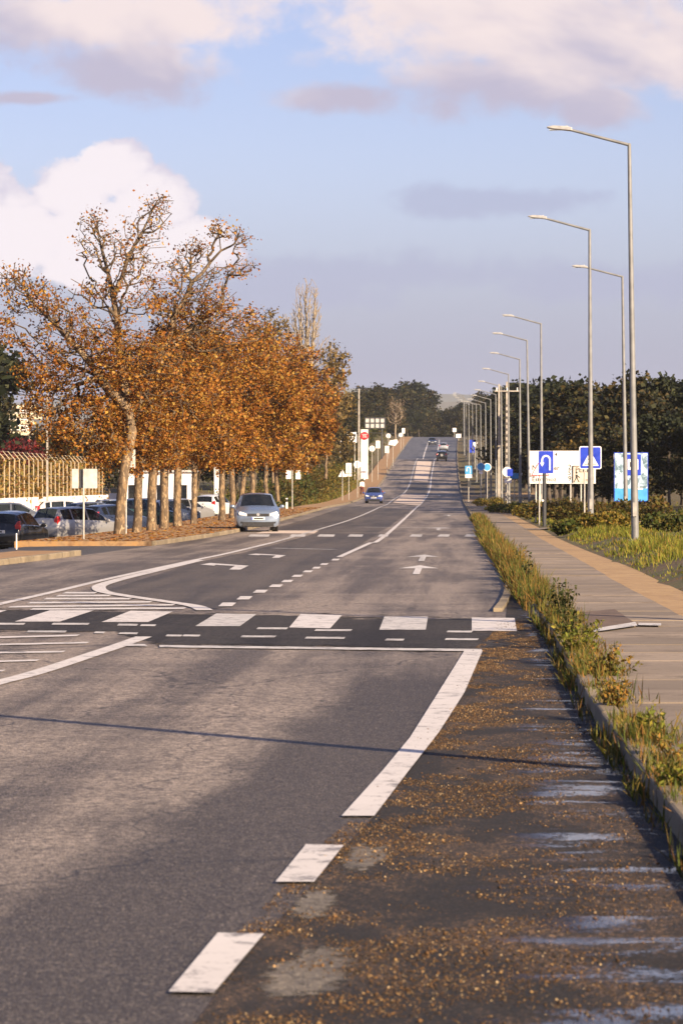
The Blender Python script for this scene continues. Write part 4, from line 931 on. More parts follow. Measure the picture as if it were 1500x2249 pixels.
def hz(r, py, Y): return at(750, py, Y).z - r['_z']       # height above the foot for a photo row
def uturn(r, z, w, h):
    pts = [(w*.26, -h*.34)] + [(w*.26, h*.10)] + [(w*.26*math.cos(a), h*.10+w*.26*1.1*math.sin(a)) for a in np.linspace(0, math.pi, 9)] + [(-w*.26, -h*.05)]
    mb = MB(); k = w*.055
    for a, b in zip(pts[:-1], pts[1:]):
        d = Vector((b[0]-a[0], b[1]-a[1])); L = d.length
        if L < 1e-6: continue
        d /= L; n = Vector((-d.y, d.x))*k; a2 = (a[0]-d.x*k*.5, a[1]-d.y*k*.5); b2 = (b[0]+d.x*k*.5, b[1]+d.y*k*.5)
        mb.prism([(a2[0]-n.x, z+a2[1]-n.y), (b2[0]-n.x, z+b2[1]-n.y), (b2[0]+n.x, z+b2[1]+n.y), (a2[0]+n.x, z+a2[1]+n.y)], 'y', -.028-.0005*len(mb.v)/8, -.019)
    mb.prism([(-w*.26-w*.14, z-h*.02), (-w*.26, z-h*.2), (-w*.26+w*.14, z-h*.02)], 'y', -.03, -.019)
    return mb.build('arrow_symbol', M['white'], r)
# blue U-turn sign on its dark post in front of the white board
Y = 138; r = sgn(1199, Y, 'u_turn_sign', 'dark blue U-turn sign on a dark post before the white board')
z = hz(r, 1015, Y); face(r, 'sign_plate', rrect(.60, .90), 0, z, -.018, .0, 'blue'); uturn(r, z, .60, .90)
MB().cyl((-.06, .06, -.2), (-.06, .06, z+.4), .085, .075, 10).build('post', M['dpost'], r); MB().cyl((-.13, -.02, z-1.55), (-.13, -.035, z-1.55), .045, .045, 10).build('reflector', M['white'], r)
# pedestrian crossing sign
Y = 117; r = sgn(1296.5, Y, 'crossing_sign', 'blue square pedestrian crossing sign with white border behind the second lamp')
z = hz(r, 1005, Y); face(r, 'sign_plate', rrect(.76, .78, .06), 0, z, -.012, 0, 'white'); face(r, 'blue_field', rrect(.70, .72, .05), 0, z, -.018, -.013, 'blue')
face(r, 'white_triangle', tri(.56, .50), 0, z-.03, -.024, -.019, 'white')
wk = MB(); wk.prism(shift(circ(.035, 10), .0, z+.06), 'y', -.030, -.0245)
for q in ([(-.02, .02), (.03, .02), (.025, -.08), (-.025, -.08)], [(-.03, -.08), (0, -.08), (-.06, -.2), (-.09, -.2)], [(0, -.08), (.03, -.08), (.09, -.2), (.06, -.2)], [(-.02, .01), (-.02, -.02), (-.09, -.07), (-.10, -.05)], [(.02, .01), (.02, -.02), (.08, -.06), (.09, -.04)]):
    wk.prism(shift(q, 0, z), 'y', -.0305-.0004*len(wk.v)/8, -.0245)
wk.prism([(-.2, z-.21), (.2, z-.21), (.2, z-.235), (-.2, z-.235)], 'y', -.029, -.0245)
wk.build('walker_symbol', M['black'], r); post(r, z+.35, .03, x=-.06); post(r, z-.4, .028, x=-.20)
# large white direction board
Y = 150; s = F/Y; X0 = (1163-750)/s; X1 = (1308-750)/s; wB = X1-X0; r = sgn(1235.5, Y, 'direction_board', 'large white direction board with black place names on steel posts', z0=gz(X1-1, Y))
zt, zb = hz(r, 990, Y), hz(r, 1062, Y); MB().box((0, 0, (zt+zb)/2), (wB, .05, zt-zb)).build('board', M['white'], r)
for px in (1177, 1186, 1253, 1276): post(r, zb+.3, .04, x=(px-1235.5)/s, y=.07)
def tx(st, px, py, size, mm='black'): return text(st, size, M[mm], r, ((px-1235.5)/s, -.032, hz(r, py, Y)))
tx('N', 1168, 1032, .26); tx('er', 1216, 1032, .24); tx('Lor', 1163, 1047, .2); tx('Estremoz', 1168, 1057, .23); tx('2', 1247, 1031, .26); tx('5', 1247, 1043, .24); tx('9', 1247, 1056, .26); tx('4', 1218, 1002, .2)
bp = MB().box(((1282-1235.5)/s, -.035, hz(r, 1042, Y)), (46/s, .012, 36/s)).build('beige_panel', M['beige'], r)
fr = MB().box(((1257.2-1235.5)/s, -.045, hz(r, 1042, Y)), (.04, .012, 37/s)).box(((1270-1235.5)/s, -.0452, hz(r, 1023.5, Y)), (26/s, .012, .04)).build('panel_frame', M['black'], r)
text('PERI', .25, M['black'], r, ((1263-1235.5)/s, -.044, hz(r, 1037, Y)))
w2 = MB(); zx = (1266-1235.5)/s; zz_ = hz(r, 1053, Y)
w2.prism(shift(circ(.05, 10), zx, zz_+.30), 'y', -.05, -.042)
for i, q in enumerate(([(-.05, .22), (.05, .22), (.04, .06), (-.04, .06)], [(-.05, .06), (0, .06), (-.09, -.12), (-.13, -.12)], [(0, .06), (.04, .06), (.13, -.1), (.09, -.12)], [(.03, .2), (.03, .15), (.14, .06), (.15, .1)])): w2.prism(shift(q, zx, zz_), 'y', -.0505-.0005*i, -.042)
w2.build('walker_symbol', M['black'], r); MB().box(((1290-1235.5)/s, -.044, hz(r, 1054, Y)), (.18, .01, .03)).build('panel_mark', M['black'], r)
# warning triangle peeping out behind the U-turn sign
Y = 143; r = sgn(1186, Y, 'warning_sign', 'red bordered warning triangle half hidden behind the U-turn sign')
z = hz(r, 1027, Y); face(r, 'sign_plate', tri(.78, .68), 0, z, -.012, 0, 'red'); face(r, 'white_field', tri(.66, .57), 0, z-.015, -.018, -.0125, 'white'); post(r, z, .03, x=-.03)
# poster panel with its photograph-like print, bus stop plate and a small white plate
Y = 146; s = F/Y; r = sgn(1386, Y, 'poster_panel', 'tall advertising poster with pale picture and bright blue band')
zt, zb = hz(r, 995, Y), hz(r, 1100, Y); w = 72/s; h = zt-zb
mp, t, b = mat('poster_print'); co = objco(t); n = t.noise(t.mapping(co, (2.2, 1, 1.6)), 1.6, 5, .6, .8)
t.put(b.inputs['Base Color'], t.mix(t.ss(n, .40, .56), (.10, .16, .20), (.46, .60, .74))); b.inputs['Roughness'].default_value = .4; M['poster'] = mp
MB().box((0, .03, (zt+zb)/2), (w+.06, .05, h+.06)).build('frame', M['blue'], r); MB().box((0, 0, zt-h*.37), (w, .006, h*.74)).build('poster_print', M['poster'], r); MB().box((0, -.001, zb+h*.13), (w, .006, h*.26)).build('blue_band', M['sky_blue'], r)
MB().box((w*.28, -.009, zb+h*.255), (.22, .006, .07)).build('white_tag', M['white'], r); post(r, zb+.5, .06, y=.09)
Y = 142; r = sgn(1390, Y, 'bus_stop_sign', 'blue sign with white square field behind the nearest lamp pole')
z = hz(r, 1021, Y); face(r, 'sign_plate', rrect(.66, .88), 0, z, -.018, 0, 'blue'); face(r, 'white_field', rrect(.44, .44, .02), 0, z+.02, -.025, -.019, 'white')
bs = MB(); bs.prism([(-.13, z-.08), (.13, z-.08), (.13, z+.12), (-.13, z+.12)], 'y', -.031, -.026).prism(shift(circ(.035, 10), -.07, z-.09), 'y', -.033, -.026).prism(shift(circ(.035, 10), .07, z-.09), 'y', -.0335, -.026); bs.build('bus_symbol', M['black'], r); post(r, z+.4, .035, x=.03)
Y = 146.5; r = sgn(1357, Y, 'notice_plate', 'small white plate beside the top of the blue poster'); z = hz(r, 1003, Y); face(r, 'sign_plate', rrect(.36, .24, .01), 0, z, -.012, 0, 'white'); post(r, z, .025); MB().box((0, -.014, z), (.2, .003, .05)).build('print_line', M['dark'], r)
# signs further up on the right
Y = 320; r = sgn(1029, Y, 'u_turn_sign', 'small far U-turn sign with white lower plate beside the right kerb'); z = hz(r, 1032, Y)
face(r, 'sign_plate', rrect(.64, .78), 0, z, -.018, 0, 'sky_blue'); uturn(r, z, .6, .85); face(r, 'lower_plate', rrect(.62, .34, .02), 0, z-.58, -.018, 0, 'white'); post(r, z, .04); MB().box((.12, .02, z-1.3), (.2, .12, .55)).build('control_box', M['dpost'], r)
Y = 290; r = sgn(1056, Y, 'cycle_sign', 'left of two round blue signs with a white plate beneath'); z = hz(r, 1025, Y); face(r, 'sign_plate', circ(.36), 0, z, -.012, 0, 'white'); face(r, 'blue_field', circ(.31), 0, z, -.018, -.0125, 'sky_blue'); face(r, 'lower_plate', rrect(.34, .2, .02), 0, z-.5, -.018, 0, 'white'); post(r, z, .035)
Y = 298; r = sgn(1070, Y, 'cycle_sign', 'right of two round blue signs, partly behind a lamp pole'); z = hz(r, 1026, Y); face(r, 'sign_plate', circ(.36), 0, z, -.012, 0, 'white'); face(r, 'blue_field', circ(.31), 0, z, -.018, -.0125, 'sky_blue'); post(r, z, .035)
Y = 236; r = sgn(1114, Y, 'route_sign', 'blue and white sign cluster among the distant lamp feet'); z = hz(r, 1036, Y); face(r, 'sign_plate', circ(.34), 0, z, -.012, 0, 'white'); face(r, 'blue_field', rrect(.4, .5), .18, z-.05, -.02, -.0125, 'blue'); post(r, z, .035); face(r, 'lower_plate', rrect(.5, .3, .02), .05, z-.62, -.014, 0, 'white')
Y = 240; r = sgn(1130, Y, 'route_sign', 'small blue and white plate right of the sign cluster'); z = hz(r, 1045, Y); face(r, 'sign_plate', rrect(.55, .4, .02), 0, z, -.014, 0, 'sky_blue'); face(r, 'arrow_tip', [(.3, -.1), (.42, .2), (.5, .2), (.4, -.15)], .05, z, -.016, 0, 'white'); post(r, z, .035); post(r, z, .03, x=.3)
rl = thing('railing', 'low wooden rail between the far lamps', 'railing', (*at(1128, 1090, 242)[:2], gz(at(1128, 1090, 242).x, 242)))
for z in (.35, .62): MB().box((0, 0, z), (1.5, .05, .07)).build('rail', M['cream'], rl)
for x in (-.65, 0, .65): MB().box((x, .05, .3), (.07, .05, .75)).build('post', M['cream'], rl)
Y = 560; r = sgn(1037, Y, 'parking_sign', 'tall blue sign near the upper right kerb'); z = hz(r, 980, Y); face(r, 'sign_plate', rrect(.9, 2.1), 0, z, -.02, 0, 'blue'); post(r, z, .05)
Y = 500; r = sgn(1043, Y, 'give_way_sign', 'white inverted triangle sign among the far lamps'); z = hz(r, 977, Y); face(r, 'sign_plate', [(-.42, .36), (.42, .36), (0, -.36)], 0, z, -.02, 0, 'white'); post(r, z, .045)
Y = 790; r = sgn(998, Y, 'far_sign', 'small white plate beside the crest, left of two'); z = hz(r, 944, Y); face(r, 'sign_plate', rrect(.85, .9), 0, z, -.02, 0, 'white'); post(r, z, .05)
Y = 740; r = sgn(1007, Y, 'far_sign', 'white plate on the right kerb just below the crest'); z = hz(r, 957, Y); face(r, 'sign_plate', rrect(1.1, .85), 0, z, -.02, 0, 'white'); post(r, z, .05)
# left-hand signs, seen from the back
Y = 105; r = sgn(184, Y, 'sign_back', 'pair of bare metal sign backs on one post by the car park entrance', z0=zr(Y)+park_drop((184-750)/F*Y, Y)); z = hz(r, 1051, Y)
face(r, 'sign_plate', rrect(.20, .60, .02), -.26, z, -.035, -.02, 'signback'); face(r, 'sign_plate', rrect(.44, .60, .02), .20, z, -.015, 0, 'signback'); MB().box((-.08, -.0, z), (.12, .03, .58)).build('bracket', M['dpost'], r)
MB().cyl((0, -.05, -.2), (0, -.05, z+.3), .03, .03, 8).build('post', M['steel'], r)
Y = 117.5; r = sgn(277, Y, 'sign_back', 'grey sign back on a thin post beside the first tree trunk'); z = hz(r, 1008, Y)
face(r, 'sign_plate', rrect(.52, .66, .02), .06, z, .0, .015, 'signback'); MB().cyl((0, -.03, -.2), (0, -.03, z+.33), .028, .028, 8).build('post', M['steel'], r)
Y = 104; px = 91; X = (px-750)/F*Y; r = thing('marker_stake', 'thin white stake at the corner of the black car', 'stake', (X, 96, cz(X, 96))); MB().cyl((0, 0, -.1), (0, 0, .42), .022, .018, 8).build('stake', M['white'], r); MB().ball((0, 0, .42), .024, 8, 4).build('cap', M['white'], r)
for px, py, Y, sh, lb in [(642, 1042, 235, 'rect', 'pair of white sign backs at the end of the tree row'), (752, 1039, 330, 'tri', 'triangular sign back on the left pavement'), (766, 1028, 335, 'rect', 'tall white sign back beside the triangular one'), (785, 1020, 350, 'circ', 'round white sign back above the pavement'),
                          (817, 985, 440, 'circ', 'white oval sign right of the totem'), (830, 976, 450, 'rect', 'narrow white sign back right of the totem'), (850, 987, 480, 'rect', 'white sign low on the left kerb near the crest'), (863, 972, 520, 'pent', 'pale sign on a tall post left of the far road'), (853, 957, 560, 'circ', 'small white disc under the dark trees'), (886, 946, 640, 'rect', 'upper of two small white signs at the crest'), (880, 955, 620, 'circ', 'lower of two small white signs at the crest')]:
    r = sgn(px, Y, 'sign_back', lb, z0=gz((px-750)/F*Y, Y)); z = hz(r, py, Y); s = F/Y
    pl = {'rect': rrect(.56, 1.0, .03), 'tri': tri(.8, .7), 'circ': circ(.38), 'pent': [(-.7, -.3), (.3, -.5), (.8, .1), (.6, .5), (-.5, .3)]}[sh]
    if px == 642: pl = rrect(.34, .6, .02); face(r, 'sign_plate', pl, .40, z-.02, 0, .015, 'white'); face(r, 'sign_plate', pl, -.26, z, 0, .015, 'white')
    else: face(r, 'sign_plate', pl, 0, z, 0, .015, 'white')
    if sh == 'rect' and px == 766: face(r, 'lower_plate', rrect(.58, .26, .02), 0, z-.68, 0, .015, 'white')
    MB().cyl((0, -.03, -.2), (0, -.03, z+.3), .035, .035, 8).build('post', M['steel'], r)
X = (630-750)/F*238; r = thing('delineator_post', 'short black and white marker post by the left bank', 'marker post', (X, 238, zr(238)+.1)); MB().box((0, 0, .35), (.14, .06, .8)).build('post', M['white'], r); MB().box((0, -.002, .58), (.145, .065, .2)).build('black_band', M['black'], r)
# white totem with a red disc, billboard and pole on the left bank
Y = 455; X = (800.5-750)/F*Y; s = F/Y; r = thing('totem', 'white totem sign carrying a red disc, left of the far road', 'totem', (X, Y, gz(X, Y))); r['_z'] = gz(X, Y); zt = hz(r, 943, Y); MB().box((0, 0, (zt-.3)/2), (15.5/s, .4, zt+.3)).build('body', M['white'], r)
zz_ = hz(r, 957, Y); face(r, 'red_disc', circ(9/s, 24), 0, zz_, -.25, -.2, 'red')
for i, (w, dz) in enumerate(((12, .18), (9, 0), (11, -.16))): MB().box((.02*i, -.26, zz_+dz), (w/s*.9, .02, .05)).build('emblem_stroke', M['white'], r)
Y = 446; X = (764-750)/F*Y; r = thing('billboard', 'white billboard with dark print left of the totem', 'billboard', (X, Y, gz(X, Y))); r['_z'] = gz(X, Y); s = F/Y
zt, zb = hz(r, 949, Y), hz(r, 972, Y); MB().box((0, 0, (zt+zb)/2), (39/s, .12, zt-zb)).build('board', M['white'], r)
for x, z, w, h in ((12, .72, 10, .22), (-9, .45, 8, .3), (4, .3, 4, .2)): MB().box((x/s, -.065, zb+(zt-zb)*z), (w/s, .012, (zt-zb)*h)).build('dark_print', M['dark'], r)
for x in (-17, 15): MB().cyl((x/s, .1, -.3), (x/s, .1, zb+.3), .06, .06, 8).build('post', M['steel'], r)
Y = 560; X = (824-750)/F*Y; r = thing('billboard', 'dark framed lattice billboard back above the left bank', 'billboard', (X, Y, gz(X, Y))); r['_z'] = gz(X, Y); s = F/Y; zt, zb = hz(r, 917, Y), hz(r, 940, Y)
MB().box((0, .1, (zt+zb)/2), (46/s, .06, zt-zb)).build('panel', M['signback'], r)
for x in (-22, -11, 0, 11, 22): MB().box((x/s, 0, (zt+zb)/2), (.16, .1, zt-zb+.1)).build('upright', M['dpost'], r)
for z in (zb, (zt+zb)/2, zt): MB().box((0, -.06, z), (46/s, .08, .12)).build('cross_bar', M['dpost'], r)
for x in (-15, 15): MB().cyl((x/s, .2, -.3), (x/s, .2, zb+.4), .12, .12, 8).build('post', M['dpost'], r)
def upole(px, Y, top, label, rad=.13, arm=0, holes=False, z0=None):
    X = (px-750)/F*Y; z = gz(X, Y); r = thing('utility_pole', label, 'utility pole', (X, Y, z)); H = at(px, top, Y).z-z
    MB().box((0, 0, H/2-.2), (rad*2.2, rad*1.7, H+.4), taper=.55).build('pole', M['concrete'], r)
    if arm: MB().box((0, -.14, H-.8), (arm, .1, .1)).build('crossarm', M['concrete'], r)
    if arm:
        for x in (-.42, 0, .42): MB().cyl((x*arm, -.14, H-.75), (x*arm, -.14, H-.5), .045, .035, 8).build('insulator', M['white'], r)
    if holes:
        for k in range(12): MB().box((0, -rad*.93*(1-.45*(k/13)), H*.25+k*H*.05), (rad*.8, rad*.3, .22)).build('recess_shade', M['dark'], r)  # raised dark blocks standing for the shade inside the pole's hollows
    return r
upole(788.5, 450, 853, 'tall pale concrete pole beside the totem', .13)
upole(1096, 285, 843, 'left of two thick concrete utility poles between the lamps', .11)
upole(1113, 292, 838, 'right concrete utility pole with recesses and a crossarm', .12, 2.1, True)
upole(104, 215, 790, 'thin pale pole standing before the fence on the left', .07)
wr = [at(808, 950, 455), at(850, 951.5, 530), at(880, 952, 620)]
tag(MB().tube(wr, .02, 5).build('overhead_wire', M['dpost']), 'thin wire running right from the totem', 'wire')

# ------------------------------------------------------------------ cars
def interp(tab, y):
    ks = [t[0] for t in tab]; i = max(0, min(len(ks)-2, int(np.searchsorted(ks, y, 'right'))-1)); a, b = tab[i], tab[i+1]; t = (y-a[0])/(b[0]-a[0])
    return [a[j]+(b[j]-a[j])*t for j in range(1, 7)]
SHAPES = {  # y, z_bottom, z_belt, z_top, w_bottom, w_belt, w_top
 'hatch': dict(L=3.97, tab=[(0, .24, .60, .66, .64, .70, .58), (.06, .19, .68, .74, .76, .79, .68), (.22, .18, .76, .82, .81, .82, .70), (.6, .18, .84, .91, .835, .835, .71), (.98, .18, .89, .98, .84, .84, .71), (1.78, .18, .93, 1.41, .84, .825, .575), (2.3, .18, .95, 1.46, .84, .825, .57), (3.0, .18, .97, 1.43, .84, .82, .56), (3.5, .2, .99, 1.36, .835, .80, .54), (3.86, .22, .97, 1.02, .80, .78, .62), (3.93, .26, .80, .86, .76, .76, .64), (3.97, .32, .74, .78, .70, .70, .60)], ws=(.98, 1.78), rw=(3.5, 3.86), wins=[(1.3, 2.22), (2.32, 3.05), (3.13, 3.42)], wh=(.78, 3.25), wr=.30),
 'suv': dict(L=4.4, tab=[(0, .34, .78, .86, .70, .76, .62), (.08, .27, .86, .95, .82, .85, .72), (.3, .26, .95, 1.03, .87, .88, .75), (.8, .26, 1.02, 1.10, .89, .89, .76), (1.1, .26, 1.06, 1.15, .89, .89, .76), (1.8, .26, 1.10, 1.62, .89, .88, .62), (2.4, .26, 1.12, 1.67, .89, .88, .62), (3.4, .26, 1.14, 1.64, .89, .87, .61), (4.05, .28, 1.16, 1.55, .88, .85, .59), (4.3, .32, 1.10, 1.16, .85, .83, .66), (4.4, .4, .90, .95, .78, .78, .68)], ws=(1.1, 1.8), rw=(4.05, 4.3), wins=[(1.4, 2.35), (2.45, 3.3), (3.4, 3.95)], wh=(.85, 3.5), wr=.35),
 'estate': dict(L=4.2, tab=[(0, .24, .58, .64, .64, .70, .58), (.06, .19, .66, .72, .76, .79, .68), (.25, .18, .76, .82, .81, .82, .70), (.7, .18, .85, .92, .84, .84, .71), (1.05, .18, .90, .99, .85, .85, .71), (1.85, .18, .94, 1.42, .85, .835, .58), (2.4, .18, .96, 1.48, .85, .835, .58), (3.3, .18, .98, 1.47, .85, .83, .57), (3.85, .2, .99, 1.42, .84, .81, .55), (4.1, .22, .98, 1.04, .81, .79, .63), (4.16, .26, .82, .88, .77, .77, .65), (4.2, .32, .76, .8, .71, .71, .61)], ws=(1.05, 1.85), rw=(3.85, 4.1), wins=[(1.35, 2.3), (2.4, 3.2), (3.28, 3.78)], wh=(.8, 3.35), wr=.31)}
def car(name, label, shape, paint, loc, rz, group=None, roof_rails=False, plate='front', sc=1.0):
    """front of the car looks along local -y; origin under the middle of the car"""
    S = SHAPES[shape]; L = S['L']; r = thing(name, label, 'car', loc, rz, group, sc)
    ys_ = sorted(set([round(t[0], 3) for t in S['tab']] + [w for p in S['wins'] for w in p] + [round(v, 3) for v in np.arange(.1, L, .16)]))
    rings = []
    for y in ys_:
        zb, zm, zt, wb, wm, wt = interp(S['tab'], y); mid = max(wb, wm)+.015
        half = [(wb*.86, zb), (wb*.98, zb+.07), (mid, zb+(zm-zb)*.45), (mid, zb+(zm-zb)*.72), (wm, zm), (wm-.02, zm+.015), (wt+.03, zt-.05), (wt*.93, zt-.008), (wt*.45, zt+.022), (0, zt+.028)]
        pts = [(x, y-L/2, z) for x, z in half]; rings.append(pts+[(-x, yy_, z) for x, yy_, z in reversed(pts[:-1])])
    n = len(rings[0]); v = [p for q in rings for p in q]; F_ = {'body': [], 'windshield': [], 'rear_window': []}
    for k in range(len(S['wins'])): F_[('w', k, 0)] = []; F_[('w', k, 1)] = []
    for j in range(len(rings)-1):
        ym = (ys_[j]+ys_[j+1])/2
        for i in range(n-1):
            q = (j*n+i, j*n+i+1, (j+1)*n+i+1, (j+1)*n+i); k = i if i < n//2 else n-2-i; sd = 0 if i < n//2 else 1; tgt = 'body'
            if k in (7, 8):
                if S['ws'][0]+.03 < ym < S['ws'][1]: tgt = 'windshield'
                elif S['rw'][0] < ym < S['rw'][1]: tgt = 'rear_window'
            if k == 5:
                for w, (a, b) in enumerate(S['wins']):
                    if a < ym < b: tgt = ('w', w, sd)
            F_[tgt].append(q)
        F_['body'].append((j*n+n-1, j*n, (j+1)*n, (j+1)*n+n-1))
    F_['body'].append(tuple(range(n))); F_['body'].append(tuple((len(rings)-1)*n+i for i in range(n-1, -1, -1)))
    def part(nm, fs, m):
        idx = sorted(set(i for q in fs for i in q)); mp_ = {a: b for b, a in enumerate(idx)}
        o = mobj(nm, [v[i] for i in idx], [tuple(mp_[i] for i in q) for q in fs], m, r, True)
        o.data.set_sharp_from_angle(angle=R(32)); return o
    body = part('body', F_['body'], paint)
    for k, fs in F_.items():
        if k != 'body' and fs: part(k if isinstance(k, str) else 'side_window', fs, M['carglass'])
    zb, zm, zt, wb, wm, wt = interp(S['tab'], .06); f0 = -L/2
    for sd in (-1, 1):
        MB().prism([(sd*a, b) for a, b in ((.40, zm-.09), (.73, zm-.04), (.76, zm+.03), (.70, zm+.10), (.44, zm+.02))], 'y', f0-.012, f0+.14).build('headlight', M['lampglass'], r, bevel=.012)
        MB().prism([(sd*a, b) for a, b in ((.54, zb+.12), (.68, zb+.13), (.68, zb+.2), (.54, zb+.19))], 'y', f0+.0, f0+.1).build('fog_lamp', M['trim'], r)
        y = S['ws'][0]+.32; MB().ball((sd*(wm+.17), y-L/2, zm+.28 if shape != 'suv' else zm+.26), .1, 10, 6, (1.05, .55, .75)).box((sd*(wm+.07), y-L/2, zm+.23), (.1, .06, .04)).build('wing_mirror', paint, r, True)
        a = interp(S['tab'], S['rw'][1]); MB().prism([(sd*q, w) for q, w in ((.62, a[1]-.18), (a[4]+.02, a[1]-.16), (a[4]+.005, a[1]+.16), (.70, a[1]+.14), (.60, a[1]-.0))], 'y', L/2-.22, L/2-.055).build('tail_light', M['tail'], r, bevel=.01)
        for wy in S['wh']:
            wl = thing('wheel', None, None, (0, 0, 0)); wl.parent = r; wl.location = (sd*(wb+.0), wy-L/2, S['wr'])
            R_ = S['wr']; ty = MB(); ty.cyl((-sd*.20, 0, 0), (-sd*.0, 0, 0), R_, R_, 22).cyl((0, 0, 0), (sd*.025, 0, 0), R_, R_*.92, 22).build('tyre', M['tyre'], wl, False)
            rm = MB().cyl((sd*.01, 0, 0), (sd*.030, 0, 0), R_*.66, R_*.60, 18)
            rm.build('rim', M['rim'], wl)
            sp_ = MB()
            for q in range(5):
                t = 2*math.pi*q/5+.3; sp_.prism([(math.cos(t+d)*R_*ra, math.sin(t+d)*R_*ra) for d, ra in ((-.22, .24), (-.26, .54), (.26, .54), (.22, .24))], 'x', sd*.031, sd*.034)
            sp_.build('spoke_gap_shade', M['trim'], wl)  # dark patches on the rim paint the shade between the spokes
            MB().cyl((sd*(wb-.02), wy-L/2, S['wr']+.01), (sd*(wb+.022), wy-L/2, S['wr']+.01), S['wr']*1.17, S['wr']*1.15, 22).build('wheel_arch', M['trim'], r)
        for (a_, b_) in S['wins'][:2]:
            w_ = interp(S['tab'], b_-.1); MB().box((sd*(max(w_[3], w_[4])+.025), b_-.12-L/2, w_[1]-.10), (.03, .16, .025)).build('door_handle', paint, r)
    sy = S['wins'][0][1]-.15-L/2; bz_ = interp(S['tab'], 2.0)[1]; wp_ = interp(S['tab'], 2.3)
    for sd in (-1, 1):
        MB().box((sd*.36, sy, bz_-.05), (.46, .14, .62), taper=.8).box((sd*.36, sy+.02, bz_+.33), (.24, .08, .17), taper=.85).build('seat', M['seat'], r, bevel=.03)
    MB().box((0, S['wins'][1][1]-L/2+.05, bz_-.08), (1.2, .14, .5), taper=.95).build('rear_seat', M['seat'], r, bevel=.03)
    MB().box((0, S['ws'][0]-L/2+.35, bz_-.07), (1.35, .5, .16), taper=.9).build('dashboard', M['seat'], r, bevel=.03)
    MB().box((0, f0+.01, zm-.035), (.86, .06, .10)).build('grille', M['trim'], r, bevel=.008)
    MB().prism(shift(circ(.06, 16), 0, zm-.015), 'y', f0-.03, f0-.016).build('emblem', M['rim'], r)
    MB().box((0, f0+.035, zb+.10), (1.22, .10, .17)).build('lower_intake', M['trim'], r, bevel=.01)
    pz = zm-.17; MB().box((0, f0-.012, pz), (.52, .02, .11)).build('number_plate', M['plate'], r); MB().box((.02, f0-.0235, pz), (.36, .003, .055)).build('plate_print', M['trim'], r); MB().box((-.235, f0-.0235, pz), (.04, .003, .10)).build('plate_strip', M['blue'], r)
    zr_ = interp(S['tab'], S['rw'][1])[1]-.22; MB().box((0, L/2-.02, zr_), (.52, .05, .11)).build('rear_plate', M['plate'], r); MB().box((.02, L/2+.006, zr_), (.36, .003, .055)).build('plate_print', M['trim'], r)
    MB().box((0, L/2-.06, zb+.16), (1.35, .12, .13)).build('rear_bumper_trim', M['trim'], r, bevel=.02)
    MB().prism(shift(circ(.045, 14), 0, zr_+.16), 'y', L/2-.03, L/2+.012).build('rear_emblem', M['rim'], r)
    if roof_rails:
        for sd in (-1, 1): MB().box((sd*.5, .35, interp(S['tab'], 2.4)[2]+.045), (.035, 1.9, .035)).build('roof_rail', M['rim'], r)
    return r
CP = {k: carpaint('car_paint_'+k, c, m_, ro) for k, c, m_, ro in (('silver_blue', (.19, .24, .33), .5, .25), ('black', (.010, .010, .011), .1, .15), ('silver', (.34, .33, .33), .55, .3), ('navy', (.025, .035, .07), .3, .2), ('white', (.58, .57, .57), 0, .3), ('grey', (.16, .17, .19), .5, .28), ('blue', (.05, .08, .26), .4, .25), ('dark_green', (.02, .05, .045), .3, .2), ('pale', (.36, .38, .41), .5, .3))}
def onroad(px, py, dz=.01): g = G(px, py); return (g.x, g.y, g.z+dz)
Y = 131; X = (561-750)/F*Y; car('hatchback_car', 'silver-blue hatchback driving towards the camera in the left lane', 'hatch', CP['silver_blue'], (X, Y+2, zr(Y+2)+.01), R(3))
Y = 318; X = (822-750)/F*Y; car('compact_car', 'distant blue car coming down the hill in the left lane', 'hatch', CP['blue'], (X, Y+2, zr(Y+2)+.01), R(-2))
g = G(971, 1013); o = car('off_road_car', 'black off-road car climbing away in the right lane', 'suv', CP['black'], (g.x, g.y+2.2, zr(g.y+2.2)), R(180-2)); o.rotation_euler[0] = -math.atan(.03); MB().cyl((0, 2.2, 1.0), (0, 2.42, 1.0), .34, .34, 18).build('spare_wheel', M['tyre'], o); MB().cyl((0, 2.425, 1.0), (0, 2.44, 1.0), .2, .2, 14).build('spare_wheel_cover', M['rim'], o)
g = G(975, 990); o = car('hatchback_car', 'pale car ahead of the off-road car on the hill', 'hatch', CP['pale'], (g.x, g.y+2, zr(g.y+2)), R(178)); o.rotation_euler[0] = -math.atan(.03)
g = G(950, 977); o = car('hatchback_car', 'far dark car just below the crest between the centre lines', 'hatch', CP['navy'], (g.x, g.y+2, zr(g.y+2)), R(-2)); o.rotation_euler[0] = math.atan(.03)
pgp = 'cars parked in the left car park'
def park(px, Y, rz, shape, col, nm, lb, **k):
    X = (px-750)/F*Y; return car(nm, lb, shape, CP[col], (X, Y, cz(X, Y)+.005), R(rz), pgp, **k)
park(28, 122, 170, 'hatch', 'black', 'hatchback_car', 'black hatchback seen from behind, parked nearest at the left edge')
park(172, 138, 141, 'estate', 'silver', 'hatchback_car', 'silver hatchback parked beside the black car, front towards the trees')
park(250, 163, 139, 'hatch', 'navy', 'hatchback_car', 'dark blue car behind the first tree trunk')
park(305, 178, 140, 'suv', 'dark_green', 'sport_utility_car', 'dark green car between the second and third trunks')
park(340, 193, 140, 'hatch', 'pale', 'hatchback_car', 'pale silver car between the third and fourth trunks')
park(372, 207, 140, 'hatch', 'navy', 'hatchback_car', 'navy car behind the fourth trunk')
park(405, 221, 140, 'estate', 'silver', 'estate_car', 'silver car beside the forked trunk')
park(470, 240, 162, 'suv', 'white', 'sport_utility_car', 'white sport utility car seen from behind near the tree row end', roof_rails=True)
